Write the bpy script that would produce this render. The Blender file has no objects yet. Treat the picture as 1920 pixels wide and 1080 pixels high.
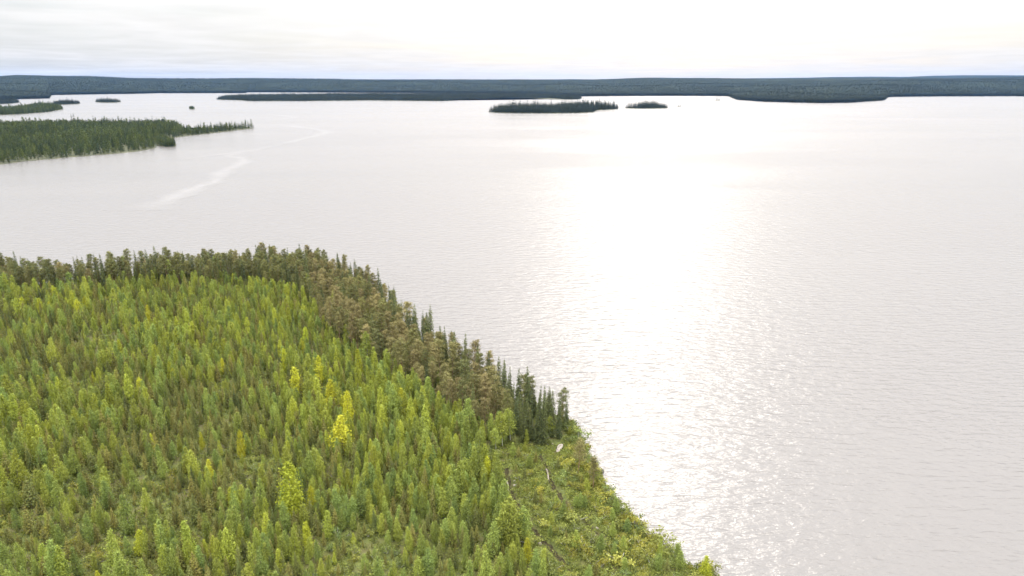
import bpy, math, random
import numpy as np

# ------------------------------------------------------------------ camera, sky, sun, exposure
SC = bpy.context.scene
COL = SC.collection
RNG = np.random.default_rng(11)
random.seed(11)
CAM_H = 100.0
FPX = 1280.0                       # focal length in pixels of a 1920 px wide frame
HORIZON = 152.0
PITCH = math.atan((540.0 - HORIZON) / FPX)
SUN_AZ = math.radians(12.0)        # to the right of straight ahead (+Y)
SUN_EL = math.radians(31.0)
SUN_DIR = (math.sin(SUN_AZ) * math.cos(SUN_EL), math.cos(SUN_AZ) * math.cos(SUN_EL), math.sin(SUN_EL))

cam_d = bpy.data.cameras.new('camera')
cam_d.sensor_width = 36.0
cam_d.lens = 36.0 * FPX / 1920.0
cam_d.clip_start = 1.0
cam_d.clip_end = 90000.0
cam = bpy.data.objects.new('camera', cam_d)
COL.objects.link(cam)
cam.location = (0, 0, CAM_H)
cam.rotation_euler = (math.pi / 2 - PITCH, 0, 0)
SC.camera = cam

SC.view_settings.view_transform = 'Standard'
SC.view_settings.look = 'None'
SC.view_settings.gamma = 1.0
SC.view_settings.exposure = 1.0
SC.render.engine = 'CYCLES'
SC.cycles.max_bounces = 5
SC.cycles.diffuse_bounces = 3
SC.cycles.glossy_bounces = 2
SC.cycles.transmission_bounces = 2
SC.cycles.volume_bounces = 0
SC.cycles.caustics_reflective = False
SC.cycles.caustics_refractive = False
SC.cycles.use_denoising = True
SC.cycles.denoiser = 'OPENIMAGEDENOISE'
SC.cycles.denoising_input_passes = 'RGB_ALBEDO_NORMAL'
SC.cycles.denoising_prefilter = 'ACCURATE'
SC.cycles.use_adaptive_sampling = False
SC.cycles.sample_clamp_indirect = 6.0


def N(nt, kind, **kw):
    n = nt.nodes.new(kind)
    for k, v in kw.items():
        if k.startswith('i_'):
            key = k[2:]
            n.inputs[int(key) if key.isdigit() else key].default_value = v
        else:
            setattr(n, k, v)
    return n


def math_node(nt, op, a, b=None, c=None, clamp=False):
    n = nt.nodes.new('ShaderNodeMath')
    n.operation = op
    n.use_clamp = clamp
    for i, v in enumerate((a, b, c)):
        if v is None:
            continue
        if isinstance(v, (int, float)):
            n.inputs[i].default_value = v
        else:
            nt.links.new(v, n.inputs[i])
    return n.outputs[0]


def vmath(nt, op, a, b=None):
    n = nt.nodes.new('ShaderNodeVectorMath')
    n.operation = op
    for i, v in enumerate((a, b)):
        if v is None:
            continue
        if isinstance(v, (tuple, list)):
            n.inputs[i].default_value = v
        else:
            nt.links.new(v, n.inputs[i])
    return n


def mixrgb(nt, fac, a, b, blend='MIX'):
    n = nt.nodes.new('ShaderNodeMix')
    n.data_type = 'RGBA'
    n.blend_type = blend
    for sock, v in ((n.inputs[0], fac), (n.inputs[6], a), (n.inputs[7], b)):
        if isinstance(v, (int, float)):
            sock.default_value = v
        elif isinstance(v, (tuple, list)):
            sock.default_value = (v[0], v[1], v[2], 1.0)
        else:
            nt.links.new(v, sock)
    return n.outputs[2]


def build_world():
    w = bpy.data.worlds.new('World')
    SC.world = w
    w.use_nodes = True
    nt = w.node_tree
    nt.nodes.clear()
    out = N(nt, 'ShaderNodeOutputWorld')
    bg = N(nt, 'ShaderNodeBackground')
    bg.inputs[1].default_value = 0.148
    nt.links.new(bg.outputs[0], out.inputs[0])
    sky = N(nt, 'ShaderNodeTexSky')
    sky.sky_type = 'NISHITA'
    sky.sun_disc = False
    sky.sun_elevation = SUN_EL
    sky.sun_rotation = SUN_AZ
    sky.air_density = 1.0
    sky.dust_density = 2.5
    tc = N(nt, 'ShaderNodeTexCoord')
    sep = N(nt, 'ShaderNodeSeparateXYZ')
    nt.links.new(tc.outputs['Generated'], sep.inputs[0])
    z = math_node(nt, 'MAXIMUM', sep.outputs[2], 0.0)
    # overcast luminance rises smoothly from the horizon to the zenith
    grad = math_node(nt, 'MULTIPLY_ADD', math_node(nt, 'POWER', z, 1.85), 31.0, 2.72)
    # thin cloud lit from behind: wide glow round the veiled sun
    dt = vmath(nt, 'DOT_PRODUCT', tc.outputs['Generated'], SUN_DIR).outputs['Value']
    dt = math_node(nt, 'MAXIMUM', dt, 0.0)
    glow = math_node(nt, 'MULTIPLY', math_node(nt, 'POWER', dt, 30.0), 3.0)
    lum = math_node(nt, 'ADD', grad, glow)
    # cloud sheet: seen in perspective it draws out into flat streaks
    den = math_node(nt, 'ADD', z, 0.045)
    pu = math_node(nt, 'DIVIDE', sep.outputs[0], den)
    pv = math_node(nt, 'DIVIDE', sep.outputs[1], den)
    comb = N(nt, 'ShaderNodeCombineXYZ')
    nt.links.new(pu, comb.inputs[0])
    nt.links.new(pv, comb.inputs[1])
    n1 = N(nt, 'ShaderNodeTexNoise')
    n1.inputs['Scale'].default_value = 0.42
    n1.inputs['Detail'].default_value = 7.0
    n1.inputs['Roughness'].default_value = 0.55
    n1.inputs['Distortion'].default_value = 0.6
    nt.links.new(comb.outputs[0], n1.inputs['Vector'])
    ramp = N(nt, 'ShaderNodeMapRange')
    ramp.interpolation_type = 'SMOOTHSTEP'
    ramp.inputs['From Min'].default_value = 0.36
    ramp.inputs['From Max'].default_value = 0.62
    nt.links.new(n1.outputs[0], ramp.inputs['Value'])
    n2 = N(nt, 'ShaderNodeTexNoise')
    n2.inputs['Scale'].default_value = 1.3
    n2.inputs['Detail'].default_value = 6.0
    n2.inputs['Distortion'].default_value = 0.4
    nt.links.new(comb.outputs[0], n2.inputs['Vector'])
    fine = math_node(nt, 'MULTIPLY_ADD', n2.outputs[0], 0.28, 0.85)
    tint = mixrgb(nt, ramp.outputs[0], (0.95, 0.98, 1.0), (1.01, 1.005, 1.0))
    warm = mixrgb(nt, math_node(nt, 'MULTIPLY', z, 3.0, clamp=True), (1.0, 1.0, 1.0), (1.035, 1.0, 0.965))
    tint = mixrgb(nt, 1.0, tint, warm, 'MULTIPLY')
    dens = math_node(nt, 'MULTIPLY_ADD', ramp.outputs[0], 0.14, 0.92)
    lum = math_node(nt, 'MULTIPLY', math_node(nt, 'MULTIPLY', lum, dens), fine)
    cl = vmath(nt, 'SCALE', tint)
    nt.links.new(lum, cl.inputs['Scale'])
    # a little blue sky comes through the thinnest parts
    f = math_node(nt, 'MULTIPLY_ADD', ramp.outputs[0], 0.06, 0.90)
    colr = mixrgb(nt, f, sky.outputs[0], cl.outputs[0])
    nt.links.new(colr, bg.inputs[0])


build_world()

sun_d = bpy.data.lights.new('sun', 'SUN')
sun_d.energy = 0.5
sun_d.angle = math.radians(10.0)
sun_d.color = (1.0, 0.92, 0.80)
sun = bpy.data.objects.new('sun', sun_d)
COL.objects.link(sun)
sun.rotation_euler = (math.pi / 2 - SUN_EL, 0, math.pi - SUN_AZ)
sun.location = (0, 0, 300)

# ------------------------------------------------------------------ pixel helpers
CP, SP = math.cos(PITCH), math.sin(PITCH)


def pix_dir(x, y):
    u, v = x - 960.0, 540.0 - y
    return np.array([u, FPX * CP + v * SP, v * CP - FPX * SP])


def pix(x, y, z=0.0):
    """the point at height z that the photograph shows at pixel (x, y)"""
    d = pix_dir(x, y)
    t = (z - CAM_H) / d[2]
    return np.array([d[0] * t, d[1] * t, z])


def project(p):
    p = np.atleast_2d(p)
    x, y, z = p[:, 0], p[:, 1], p[:, 2] - CAM_H
    depth = y * CP - z * SP
    up = y * SP + z * CP
    return np.stack([960 + FPX * x / depth, 540 - FPX * up / depth, depth], 1)


def poly_px(pts, z=0.0):
    return np.array([pix(x, y, z)[:2] for x, y in pts])


def inside(poly, q):
    x, y = q[:, 0], q[:, 1]
    res = np.zeros(len(q), bool)
    px, py = poly[:, 0], poly[:, 1]
    j = len(poly) - 1
    for i in range(len(poly)):
        dy = py[j] - py[i]
        c = ((py[i] > y) != (py[j] > y)) & (x < (px[j] - px[i]) * (y - py[i]) / (dy if abs(dy) > 1e-12 else 1e-12) + px[i])
        res ^= c
        j = i
    return res


def seg_dist(poly, q, closed=True):
    best = np.full(len(q), 1e18)
    n = len(poly)
    for i in range(n if closed else n - 1):
        a, b = poly[i], poly[(i + 1) % n]
        ab = b - a
        t = np.clip(((q - a) @ ab) / max(ab @ ab, 1e-9), 0, 1)
        d = ((q - a - t[:, None] * ab) ** 2).sum(1)
        best = np.minimum(best, d)
    return np.sqrt(best)


def signed(poly, q):
    d = seg_dist(poly, q)
    return np.where(inside(poly, q), d, -d)


_NS = [(RNG.uniform(-1, 1, 2), RNG.uniform(0, 6.28)) for _ in range(28)]


def wavy(q, scale):
    """smooth random field, about -1..1"""
    s = np.zeros(len(q))
    for i, (k, ph) in enumerate(_NS[:14]):
        s += np.sin((q @ (k / (np.linalg.norm(k) + 1e-6))) / scale * (0.6 + 0.12 * i) + ph)
    return s / 4.2


def roughen(poly, step, amp, rng):
    """subdivide a shoreline and give it small coves and points"""
    out = []
    n = len(poly)
    for i in range(n):
        a, b = poly[i], poly[(i + 1) % n]
        L = np.linalg.norm(b - a)
        m = max(1, int(L / step))
        nrm = np.array([-(b - a)[1], (b - a)[0]]) / max(L, 1e-6)
        for k in range(m):
            t = k / m
            out.append(a + (b - a) * t + nrm * rng.normal(0, amp) * (0.3 if k == 0 else 1.0))
    return np.array(out)


# ------------------------------------------------------------------ materials
def new_mat(name):
    m = bpy.data.materials.new(name)
    m.use_nodes = True
    nt = m.node_tree
    nt.nodes.clear()
    out = N(nt, 'ShaderNodeOutputMaterial')
    return m, nt, out


def leaf_mat(name, c1, c2, trans=0.32, tc=None, var=0.55):
    """foliage: colour differs from tree to tree and from leaf to leaf"""
    m, nt, out = new_mat(name)
    oi = N(nt, 'ShaderNodeObjectInfo')
    at = N(nt, 'ShaderNodeAttribute', attribute_name='leaf')
    base = mixrgb(nt, oi.outputs['Random'], c1, c2)
    k = math_node(nt, 'MULTIPLY_ADD', at.outputs['Fac'], var, 1.0 - var * 0.5)
    # second, independent value per tree
    r2 = math_node(nt, 'FRACT', math_node(nt, 'MULTIPLY', oi.outputs['Random'], 37.7))
    k = math_node(nt, 'MULTIPLY', k, math_node(nt, 'MULTIPLY_ADD', r2, 0.5, 0.75))
    sc = vmath(nt, 'SCALE', base)
    nt.links.new(k, sc.inputs['Scale'])
    p = N(nt, 'ShaderNodeBsdfPrincipled')
    p.inputs['Roughness'].default_value = 0.65
    p.inputs['Specular IOR Level'].default_value = 0.12
    nt.links.new(sc.outputs[0], p.inputs['Base Color'])
    tr = N(nt, 'ShaderNodeBsdfTranslucent')
    tcol = mixrgb(nt, 1.0, sc.outputs[0], tc or (1.25, 1.2, 0.6), 'MULTIPLY')
    nt.links.new(tcol, tr.inputs[0])
    mx = N(nt, 'ShaderNodeMixShader')
    mx.inputs[0].default_value = trans
    nt.links.new(p.outputs[0], mx.inputs[1])
    nt.links.new(tr.outputs[0], mx.inputs[2])
    nt.links.new(mx.outputs[0], out.inputs[0])
    return m


def noise_mat(name, c1, c2, scale=4.0, rough=0.85, bump=0.3, bscale=None, c3=None, detail=6.0, spec=0.2):
    m, nt, out = new_mat(name)
    geo = N(nt, 'ShaderNodeNewGeometry')
    n1 = N(nt, 'ShaderNodeTexNoise')
    n1.inputs['Scale'].default_value = scale
    n1.inputs['Detail'].default_value = detail
    nt.links.new(geo.outputs['Position'], n1.inputs['Vector'])
    r = N(nt, 'ShaderNodeMapRange')
    r.inputs['From Min'].default_value = 0.32
    r.inputs['From Max'].default_value = 0.68
    nt.links.new(n1.outputs[0], r.inputs['Value'])
    c = mixrgb(nt, r.outputs[0], c1, c2)
    if c3 is not None:
        n2 = N(nt, 'ShaderNodeTexNoise')
        n2.inputs['Scale'].default_value = scale * 0.21
        n2.inputs['Detail'].default_value = 4.0
        nt.links.new(geo.outputs['Position'], n2.inputs['Vector'])
        r2 = N(nt, 'ShaderNodeMapRange')
        r2.inputs['From Min'].default_value = 0.45
        r2.inputs['From Max'].default_value = 0.62
        nt.links.new(n2.outputs[0], r2.inputs['Value'])
        c = mixrgb(nt, r2.outputs[0], c, c3)
    p = N(nt, 'ShaderNodeBsdfPrincipled')
    p.inputs['Roughness'].default_value = rough
    p.inputs['Specular IOR Level'].default_value = spec
    nt.links.new(c, p.inputs['Base Color'])
    if bump:
        n3 = N(nt, 'ShaderNodeTexNoise')
        n3.inputs['Scale'].default_value = bscale or scale * 3
        n3.inputs['Detail'].default_value = 5.0
        nt.links.new(geo.outputs['Position'], n3.inputs['Vector'])
        b = N(nt, 'ShaderNodeBump')
        b.inputs['Strength'].default_value = bump
        b.inputs['Distance'].default_value = 0.3 / max(bscale or scale * 3, 0.001)
        nt.links.new(n3.outputs[0], b.inputs['Height'])
        nt.links.new(b.outputs[0], p.inputs['Normal'])
    nt.links.new(p.outputs[0], out.inputs[0])
    return m


def water_mat(name, calm=False):
    m, nt, out = new_mat(name)
    geo = N(nt, 'ShaderNodeNewGeometry')
    p = N(nt, 'ShaderNodeBsdfPrincipled')
    p.inputs['Base Color'].default_value = (0.112, 0.106, 0.104, 1)
    p.inputs['IOR'].default_value = 1.36
    p.inputs['Specular IOR Level'].default_value = 0.5
    p.inputs['Roughness'].default_value = 0.20
    nt.links.new(p.outputs[0], out.inputs[0])

    def layer(rot, sx, sy, scale, detail, rough, dist=0.0):
        mp = N(nt, 'ShaderNodeMapping')
        mp.inputs['Rotation'].default_value = (0, 0, math.radians(rot))
        mp.inputs['Scale'].default_value = (sx, sy, 1)
        nt.links.new(geo.outputs['Position'], mp.inputs['Vector'])
        t = N(nt, 'ShaderNodeTexNoise')
        t.inputs['Scale'].default_value = scale
        t.inputs['Detail'].default_value = detail
        t.inputs['Roughness'].default_value = rough
        t.inputs['Distortion'].default_value = dist
        nt.links.new(mp.outputs[0], t.inputs['Vector'])
        return t.outputs[0]
    a = layer(9, 0.32, 1.0, 0.42, 2.0, 0.5, 0.3)        # wind waves, crests across the view
    b = layer(-6, 0.45, 1.0, 0.9, 3.0, 0.55, 0.2)
    c = layer(20, 0.6, 1.0, 2.2, 2.0, 0.5)
    h = math_node(nt, 'ADD', math_node(nt, 'MULTIPLY', a, 0.62), math_node(nt, 'MULTIPLY', b, 0.30))
    h = math_node(nt, 'ADD', h, math_node(nt, 'MULTIPLY', c, 0.055))
    bmp = N(nt, 'ShaderNodeBump')
    bmp.inputs['Strength'].default_value = 1.0
    bmp.inputs['Distance'].default_value = 1.0
    nt.links.new(h, bmp.inputs['Height'])
    nt.links.new(bmp.outputs[0], p.inputs['Normal'])
    # gusts: large patches of rougher and smoother water
    g = layer(4, 0.25, 1.0, 0.006, 3.0, 0.5, 0.4)
    gr = N(nt, 'ShaderNodeMapRange')
    gr.inputs['From Min'].default_value = 0.35
    gr.inputs['From Max'].default_value = 0.65
    gr.inputs['To Min'].default_value = 0.19
    gr.inputs['To Max'].default_value = 0.24
    nt.links.new(g, gr.inputs['Value'])
    gs = math_node(nt, 'MULTIPLY_ADD', math_node(nt, 'MULTIPLY_ADD', g, 3.0, -1.0, clamp=True), 0.75, 0.5)
    nt.links.new(gs, bmp.inputs['Strength'])
    if calm:
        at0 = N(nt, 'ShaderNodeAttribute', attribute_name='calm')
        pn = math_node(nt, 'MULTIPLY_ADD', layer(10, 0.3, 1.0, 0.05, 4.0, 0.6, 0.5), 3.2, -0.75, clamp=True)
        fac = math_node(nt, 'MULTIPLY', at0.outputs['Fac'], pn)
        st = math_node(nt, 'MULTIPLY', math_node(nt, 'MULTIPLY_ADD', fac, -0.5, 1.0), gs)
        nt.links.new(st, bmp.inputs['Strength'])
        rr = math_node(nt, 'MULTIPLY', gr.outputs[0], math_node(nt, 'MULTIPLY_ADD', fac, -0.2, 1.0))
        nt.links.new(rr, p.inputs['Roughness'])
        nt.links.new(mixrgb(nt, fac, (0.112, 0.106, 0.104), (0.158, 0.150, 0.147)), p.inputs['Base Color'])   # calm water's brighter sky sheen, painted in as a lighter base colour
    else:
        nt.links.new(gr.outputs[0], p.inputs['Roughness'])
    return m


M = {}
M['birch'] = leaf_mat('birch_leaves', (0.235, 0.260, 0.046), (0.155, 0.212, 0.062), 0.38)
M['lime'] = leaf_mat('lime_birch_leaves', (0.275, 0.300, 0.044), (0.215, 0.265, 0.052), 0.4)
M['young_pine'] = leaf_mat('young_pine_needles', (0.172, 0.160, 0.042), (0.118, 0.135, 0.040), 0.2)
M['young_spruce'] = leaf_mat('young_spruce_needles', (0.110, 0.122, 0.030), (0.080, 0.100, 0.030), 0.15)
M['yellow'] = leaf_mat('yellow_leaves', (0.340, 0.335, 0.030), (0.280, 0.325, 0.036), 0.38)
M['pine'] = leaf_mat('pine_needles', (0.198, 0.166, 0.076), (0.150, 0.144, 0.056), 0.15)
M['pine_green'] = leaf_mat('pine_green_needles', (0.140, 0.138, 0.050), (0.105, 0.114, 0.044), 0.15)
M['spruce'] = leaf_mat('spruce_needles', (0.086, 0.100, 0.034), (0.060, 0.076, 0.029), 0.12)
M['shrub'] = leaf_mat('shrub_leaves', (0.225, 0.215, 0.040), (0.110, 0.150, 0.050))
M['far'] = leaf_mat('far_needles', (0.036, 0.056, 0.017), (0.019, 0.034, 0.014), 0.12)
M['far_leaf'] = leaf_mat('far_leaves', (0.072, 0.092, 0.024), (0.044, 0.062, 0.020), 0.2)
M['shore_dark'] = leaf_mat('dark_needles', (0.026, 0.038, 0.022), (0.014, 0.024, 0.018), 0.1)
M['bark_pine'] = noise_mat('pine_bark', (0.16, 0.10, 0.065), (0.24, 0.15, 0.09), 2.0, bump=0.4)
M['bark_birch'] = noise_mat('birch_bark', (0.30, 0.29, 0.26), (0.55, 0.53, 0.48), 3.0, bump=0.2)
M['bark_young'] = noise_mat('young_birch_bark', (0.10, 0.085, 0.07), (0.22, 0.20, 0.17), 3.0, bump=0.2)
M['bark_spruce'] = noise_mat('spruce_bark', (0.07, 0.055, 0.045), (0.12, 0.10, 0.08), 3.0, bump=0.4)
M['ground'] = noise_mat('moss_ground', (0.045, 0.055, 0.016), (0.095, 0.108, 0.028), 0.9, 0.95, 0.8, 2.2, (0.075, 0.068, 0.028))
M['lake_bed'] = noise_mat('lake_bed', (0.03, 0.03, 0.025), (0.05, 0.045, 0.035), 0.5, bump=0)
M['stone'] = noise_mat('shore_stone', (0.045, 0.045, 0.045), (0.11, 0.105, 0.10), 2.5, 0.7, 0.6)
M['pale_stone'] = noise_mat('pale_stone', (0.15, 0.13, 0.115), (0.24, 0.215, 0.19), 2.0, 0.8, 0.5)
M['log'] = noise_mat('weathered_wood', (0.13, 0.11, 0.09), (0.22, 0.19, 0.165), 5.0, 0.8, 0.4)
M['peat'] = noise_mat('wet_peat', (0.018, 0.016, 0.010), (0.055, 0.048, 0.024), 2.0, 0.95, 0, spec=0.0)
M['canopy'] = noise_mat('far_canopy', (0.003, 0.006, 0.005), (0.020, 0.025, 0.013), 0.03, 0.95, 0, None, (0.020, 0.026, 0.016), detail=12.0, spec=0.02)
M['water'] = water_mat('lake_water')
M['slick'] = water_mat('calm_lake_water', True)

# ------------------------------------------------------------------ mesh helpers
def mesh_np(name, v, f, mat=None, leaf=None, smooth=False, extra=None):
    me = bpy.data.meshes.new(name)
    v = np.asarray(v, np.float32)
    f = np.asarray(f, np.int32)
    k = f.shape[1]
    me.vertices.add(len(v))
    me.vertices.foreach_set('co', v.ravel())
    me.loops.add(f.size)
    me.loops.foreach_set('vertex_index', f.ravel())
    me.polygons.add(len(f))
    me.polygons.foreach_set('loop_start', np.arange(0, f.size, k, dtype=np.int32))
    me.polygons.foreach_set('loop_total', np.full(len(f), k, np.int32))
    if smooth:
        me.polygons.foreach_set('use_smooth', np.ones(len(f), bool))
    me.update(calc_edges=True)
    if leaf is not None:
        a = me.attributes.new('leaf', 'FLOAT', 'POINT')
        a.data.foreach_set('value', np.asarray(leaf, np.float32))
    if extra:
        for nm, arr in extra.items():
            a = me.attributes.new(nm, 'FLOAT', 'POINT')
            a.data.foreach_set('value', np.asarray(arr, np.float32))
    if mat:
        me.materials.append(mat)
    return me


def link(name, data, parent=None, **props):
    o = bpy.data.objects.new(name, data)
    COL.objects.link(o)
    if parent is not None:
        o.parent = parent
    for k, v in props.items():
        o[k] = v
    return o


def leaf_quads(c, size, axis=None, flat=0.0, rng=RNG, outward=None):
    """one small diamond-shaped leaf tuft per centre"""
    n = len(c)
    size = np.broadcast_to(size, (n,))
    nr = rng.normal(size=(n, 3))
    nr[:, 2] += flat * np.sign(nr[:, 2])
    if outward is not None:
        nr = nr * 0.55 + outward / (np.linalg.norm(outward, axis=1)[:, None] + 1e-6)
    nr /= np.linalg.norm(nr, axis=1)[:, None]
    if axis is None:
        a = rng.normal(size=(n, 3))
    else:
        a = axis + rng.normal(size=(n, 3)) * 0.35
    a -= nr * (a * nr).sum(1)[:, None]
    a /= np.linalg.norm(a, axis=1)[:, None] + 1e-9
    b = np.cross(nr, a)
    s = size[:, None]
    w = rng.uniform(0.45, 0.8, (n, 1))
    v = np.stack([c - a * s * 0.5, c + b * s * 0.5 * w, c + a * s * 0.55, c - b * s * 0.5 * w], 1).reshape(-1, 3)
    f = np.arange(n * 4).reshape(n, 4)
    lv = np.repeat(rng.uniform(0, 1, n), 4)
    return v, f, lv


def tube(points, radii, seg=6):
    pts = np.asarray(points, float)
    vs, fs = [], []
    for i, (p, r) in enumerate(zip(pts, radii)):
        d = pts[min(i + 1, len(pts) - 1)] - pts[max(i - 1, 0)]
        d /= np.linalg.norm(d) + 1e-9
        h = np.array([1.0, 0, 0]) if abs(d[0]) < 0.8 else np.array([0, 1.0, 0])
        u = np.cross(d, h); u /= np.linalg.norm(u)
        w = np.cross(d, u)
        for k in range(seg):
            a = 2 * math.pi * k / seg
            vs.append(p + (u * math.cos(a) + w * math.sin(a)) * r)
    for i in range(len(pts) - 1):
        for k in range(seg):
            k2 = (k + 1) % seg
            fs.append([i * seg + k, i * seg + k2, (i + 1) * seg + k2, (i + 1) * seg + k])
    return np.array(vs), np.array(fs)


def join(parts):
    vs, fs, n = [], [], 0
    for v, f in parts:
        vs.append(v); fs.append(f + n); n += len(v)
    return np.concatenate(vs), np.concatenate(fs)


# ------------------------------------------------------------------ tree kinds: each returns (trunk mesh, crown mesh) about 10 m tall
def make_birch(i, mat, h=10.0, R=1.9, base=0.05, n=2400, lsize=0.36, blunt=0.6, name='birch'):
    r = np.random.default_rng(100 + i)
    bend = r.normal(0, 0.16, 2)
    zs = np.linspace(0, h * 0.97, 7)
    path = np.stack([bend[0] * (zs / h) ** 2 * 1.5, bend[1] * (zs / h) ** 2 * 1.5, zs], 1)
    parts = [tube(path, 0.085 * (1 - zs / h * 0.9) + 0.008, 6)]
    K = 52
    t = np.sort(r.uniform(0, 1, K)) ** 0.95
    prof = lambda t: np.clip(1 - t, 0, 1) ** blunt * np.clip((t + 0.05) / 0.25, 0, 1) ** 0.6
    ang = np.arange(K) * 2.399 + r.uniform(0, 6)
    zc = (base + (1 - base) * t) * h
    rad = R * prof(t) * r.uniform(0.45, 1.0, K)
    ax = np.stack([np.interp(zc, zs, path[:, 0]), np.interp(zc, zs, path[:, 1])], 1)
    cc = np.stack([ax[:, 0] + np.cos(ang) * rad, ax[:, 1] + np.sin(ang) * rad, zc], 1)
    for k in range(0, K, 3):
        z0 = max(0.3, zc[k] - rad[k] * 1.1)
        p0 = np.array([np.interp(z0, zs, path[:, 0]), np.interp(z0, zs, path[:, 1]), z0])
        parts.append(tube([p0, (p0 + cc[k]) / 2 + [0, 0, 0.1], cc[k]], [0.03, 0.02, 0.006], 4))
    wts = 0.25 + prof(t)
    idx = r.choice(K, n, p=wts / wts.sum())
    sp = (0.20 + 0.30 * prof(t))[idx]
    c = cc[idx] + r.normal(size=(n, 3)) * sp[:, None] * np.array([1, 1, 1.15])
    m2 = int(n * 0.06)
    zt = h * (1 - r.uniform(0, 0.08, m2))
    tip = np.stack([path[-1, 0] + r.normal(0, 0.10, m2), path[-1, 1] + r.normal(0, 0.10, m2), zt], 1)
    c = np.concatenate([c, tip])
    cl = np.concatenate([cc[idx], path[-1] + np.zeros((m2, 3)) - np.array([0, 0, 0.8])])
    ctr = np.stack([np.interp(c[:, 2], zs, path[:, 0]), np.interp(c[:, 2], zs, path[:, 1]), c[:, 2] - 0.5], 1)
    ow = (c - cl) / 0.5 + (c - ctr) / 1.2 + np.array([0, 0, 0.35])
    v, f, lv = leaf_quads(c, r.uniform(0.6, 1.15, len(c)) * lsize, rng=r, outward=ow)
    tv, tf = join(parts)
    return mesh_np(name + '_trunk', tv, tf, M['bark_birch'] if base > 0.25 else M['bark_young'], smooth=True), mesh_np(name + '_crown', v, f, mat, lv)


def make_whorled(i, mat, bark, h=10.0, R=1.6, base=0.06, whorls=16, per=6, droop=0.15, tuft=0.42, dens=9, pw=0.85, flat=0.0, up=0.6, name='conifer', sparse=0.0, trunk_r=0.09):
    r = np.random.default_rng(300 + i)
    zs = np.linspace(0, h, 6)
    bx, by = r.normal(0, 0.08, 2)
    path = np.stack([bx * np.sin(zs / h * 3), by * np.sin(zs / h * 3), zs], 1)
    parts = [tube(path, trunk_r * (1 - zs / h) + 0.012, 6)]
    cen, axs, siz = [], [], []
    for w in range(whorls):
        t = (w + r.uniform(-0.3, 0.3)) / whorls
        t = min(max(t, 0), 0.985)
        z = (base + (1 - base) * t) * h
        Rw = R * (1 - t) ** pw * min(1.0, (t + 0.12) / 0.2) + 0.06
        a0 = r.uniform(0, 6.28)
        p = per if t < 0.85 else max(3, per - 2)
        for k in range(p):
            if r.uniform() < sparse:
                continue
            a = a0 + k * 6.283 / p + r.normal(0, 0.18)
            L = Rw * r.uniform(0.7, 1.12)
            d = np.array([math.cos(a), math.sin(a), 0])
            m = max(3, int(dens * L / R * 1.6) + 2)
            s = r.uniform(0.25, 1.0, m)
            zz = z + (up * 0.25 - droop) * L * s + 0.12 * L * s * s * up
            c = d[None] * (L * s)[:, None] + np.stack([np.zeros(m), np.zeros(m), zz], 1)
            c += r.normal(size=(m, 3)) * np.array([0.12, 0.12, 0.09]) * (0.5 + L * 0.35)
            cen.append(c)
            axs.append(np.repeat((d + np.array([0, 0, up]))[None], m, 0))
            siz.append(tuft * r.uniform(0.65, 1.15, m) * (0.62 + 0.38 * (1 - t)))
            if w % 2 == 0 and k % 2 == 0 and L > 0.5:
                e = d * L * 0.85 + np.array([0, 0, z + (up * 0.25 - droop) * L])
                parts.append(tube([np.array([0, 0, z]), e], [0.025, 0.006], 4))
    mt = 14
    cen.append(np.stack([r.normal(0, 0.05, mt), r.normal(0, 0.05, mt), h * (1 - r.uniform(-0.015, 0.07, mt))], 1))
    axs.append(np.repeat(np.array([[0, 0, 1.0]]), mt, 0))
    siz.append(np.full(mt, tuft * 0.55))
    c = np.concatenate(cen); ax = np.concatenate(axs); s = np.concatenate(siz)
    ow = np.stack([c[:, 0], c[:, 1], 0.55 * np.hypot(c[:, 0], c[:, 1]) + 0.25], 1)
    v, f, lv = leaf_quads(c, s, ax, flat, r, outward=ow)
    tv, tf = join(parts)
    return mesh_np(name + '_trunk', tv, tf, bark, smooth=True), mesh_np(name + '_crown', v, f, mat, lv)


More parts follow.
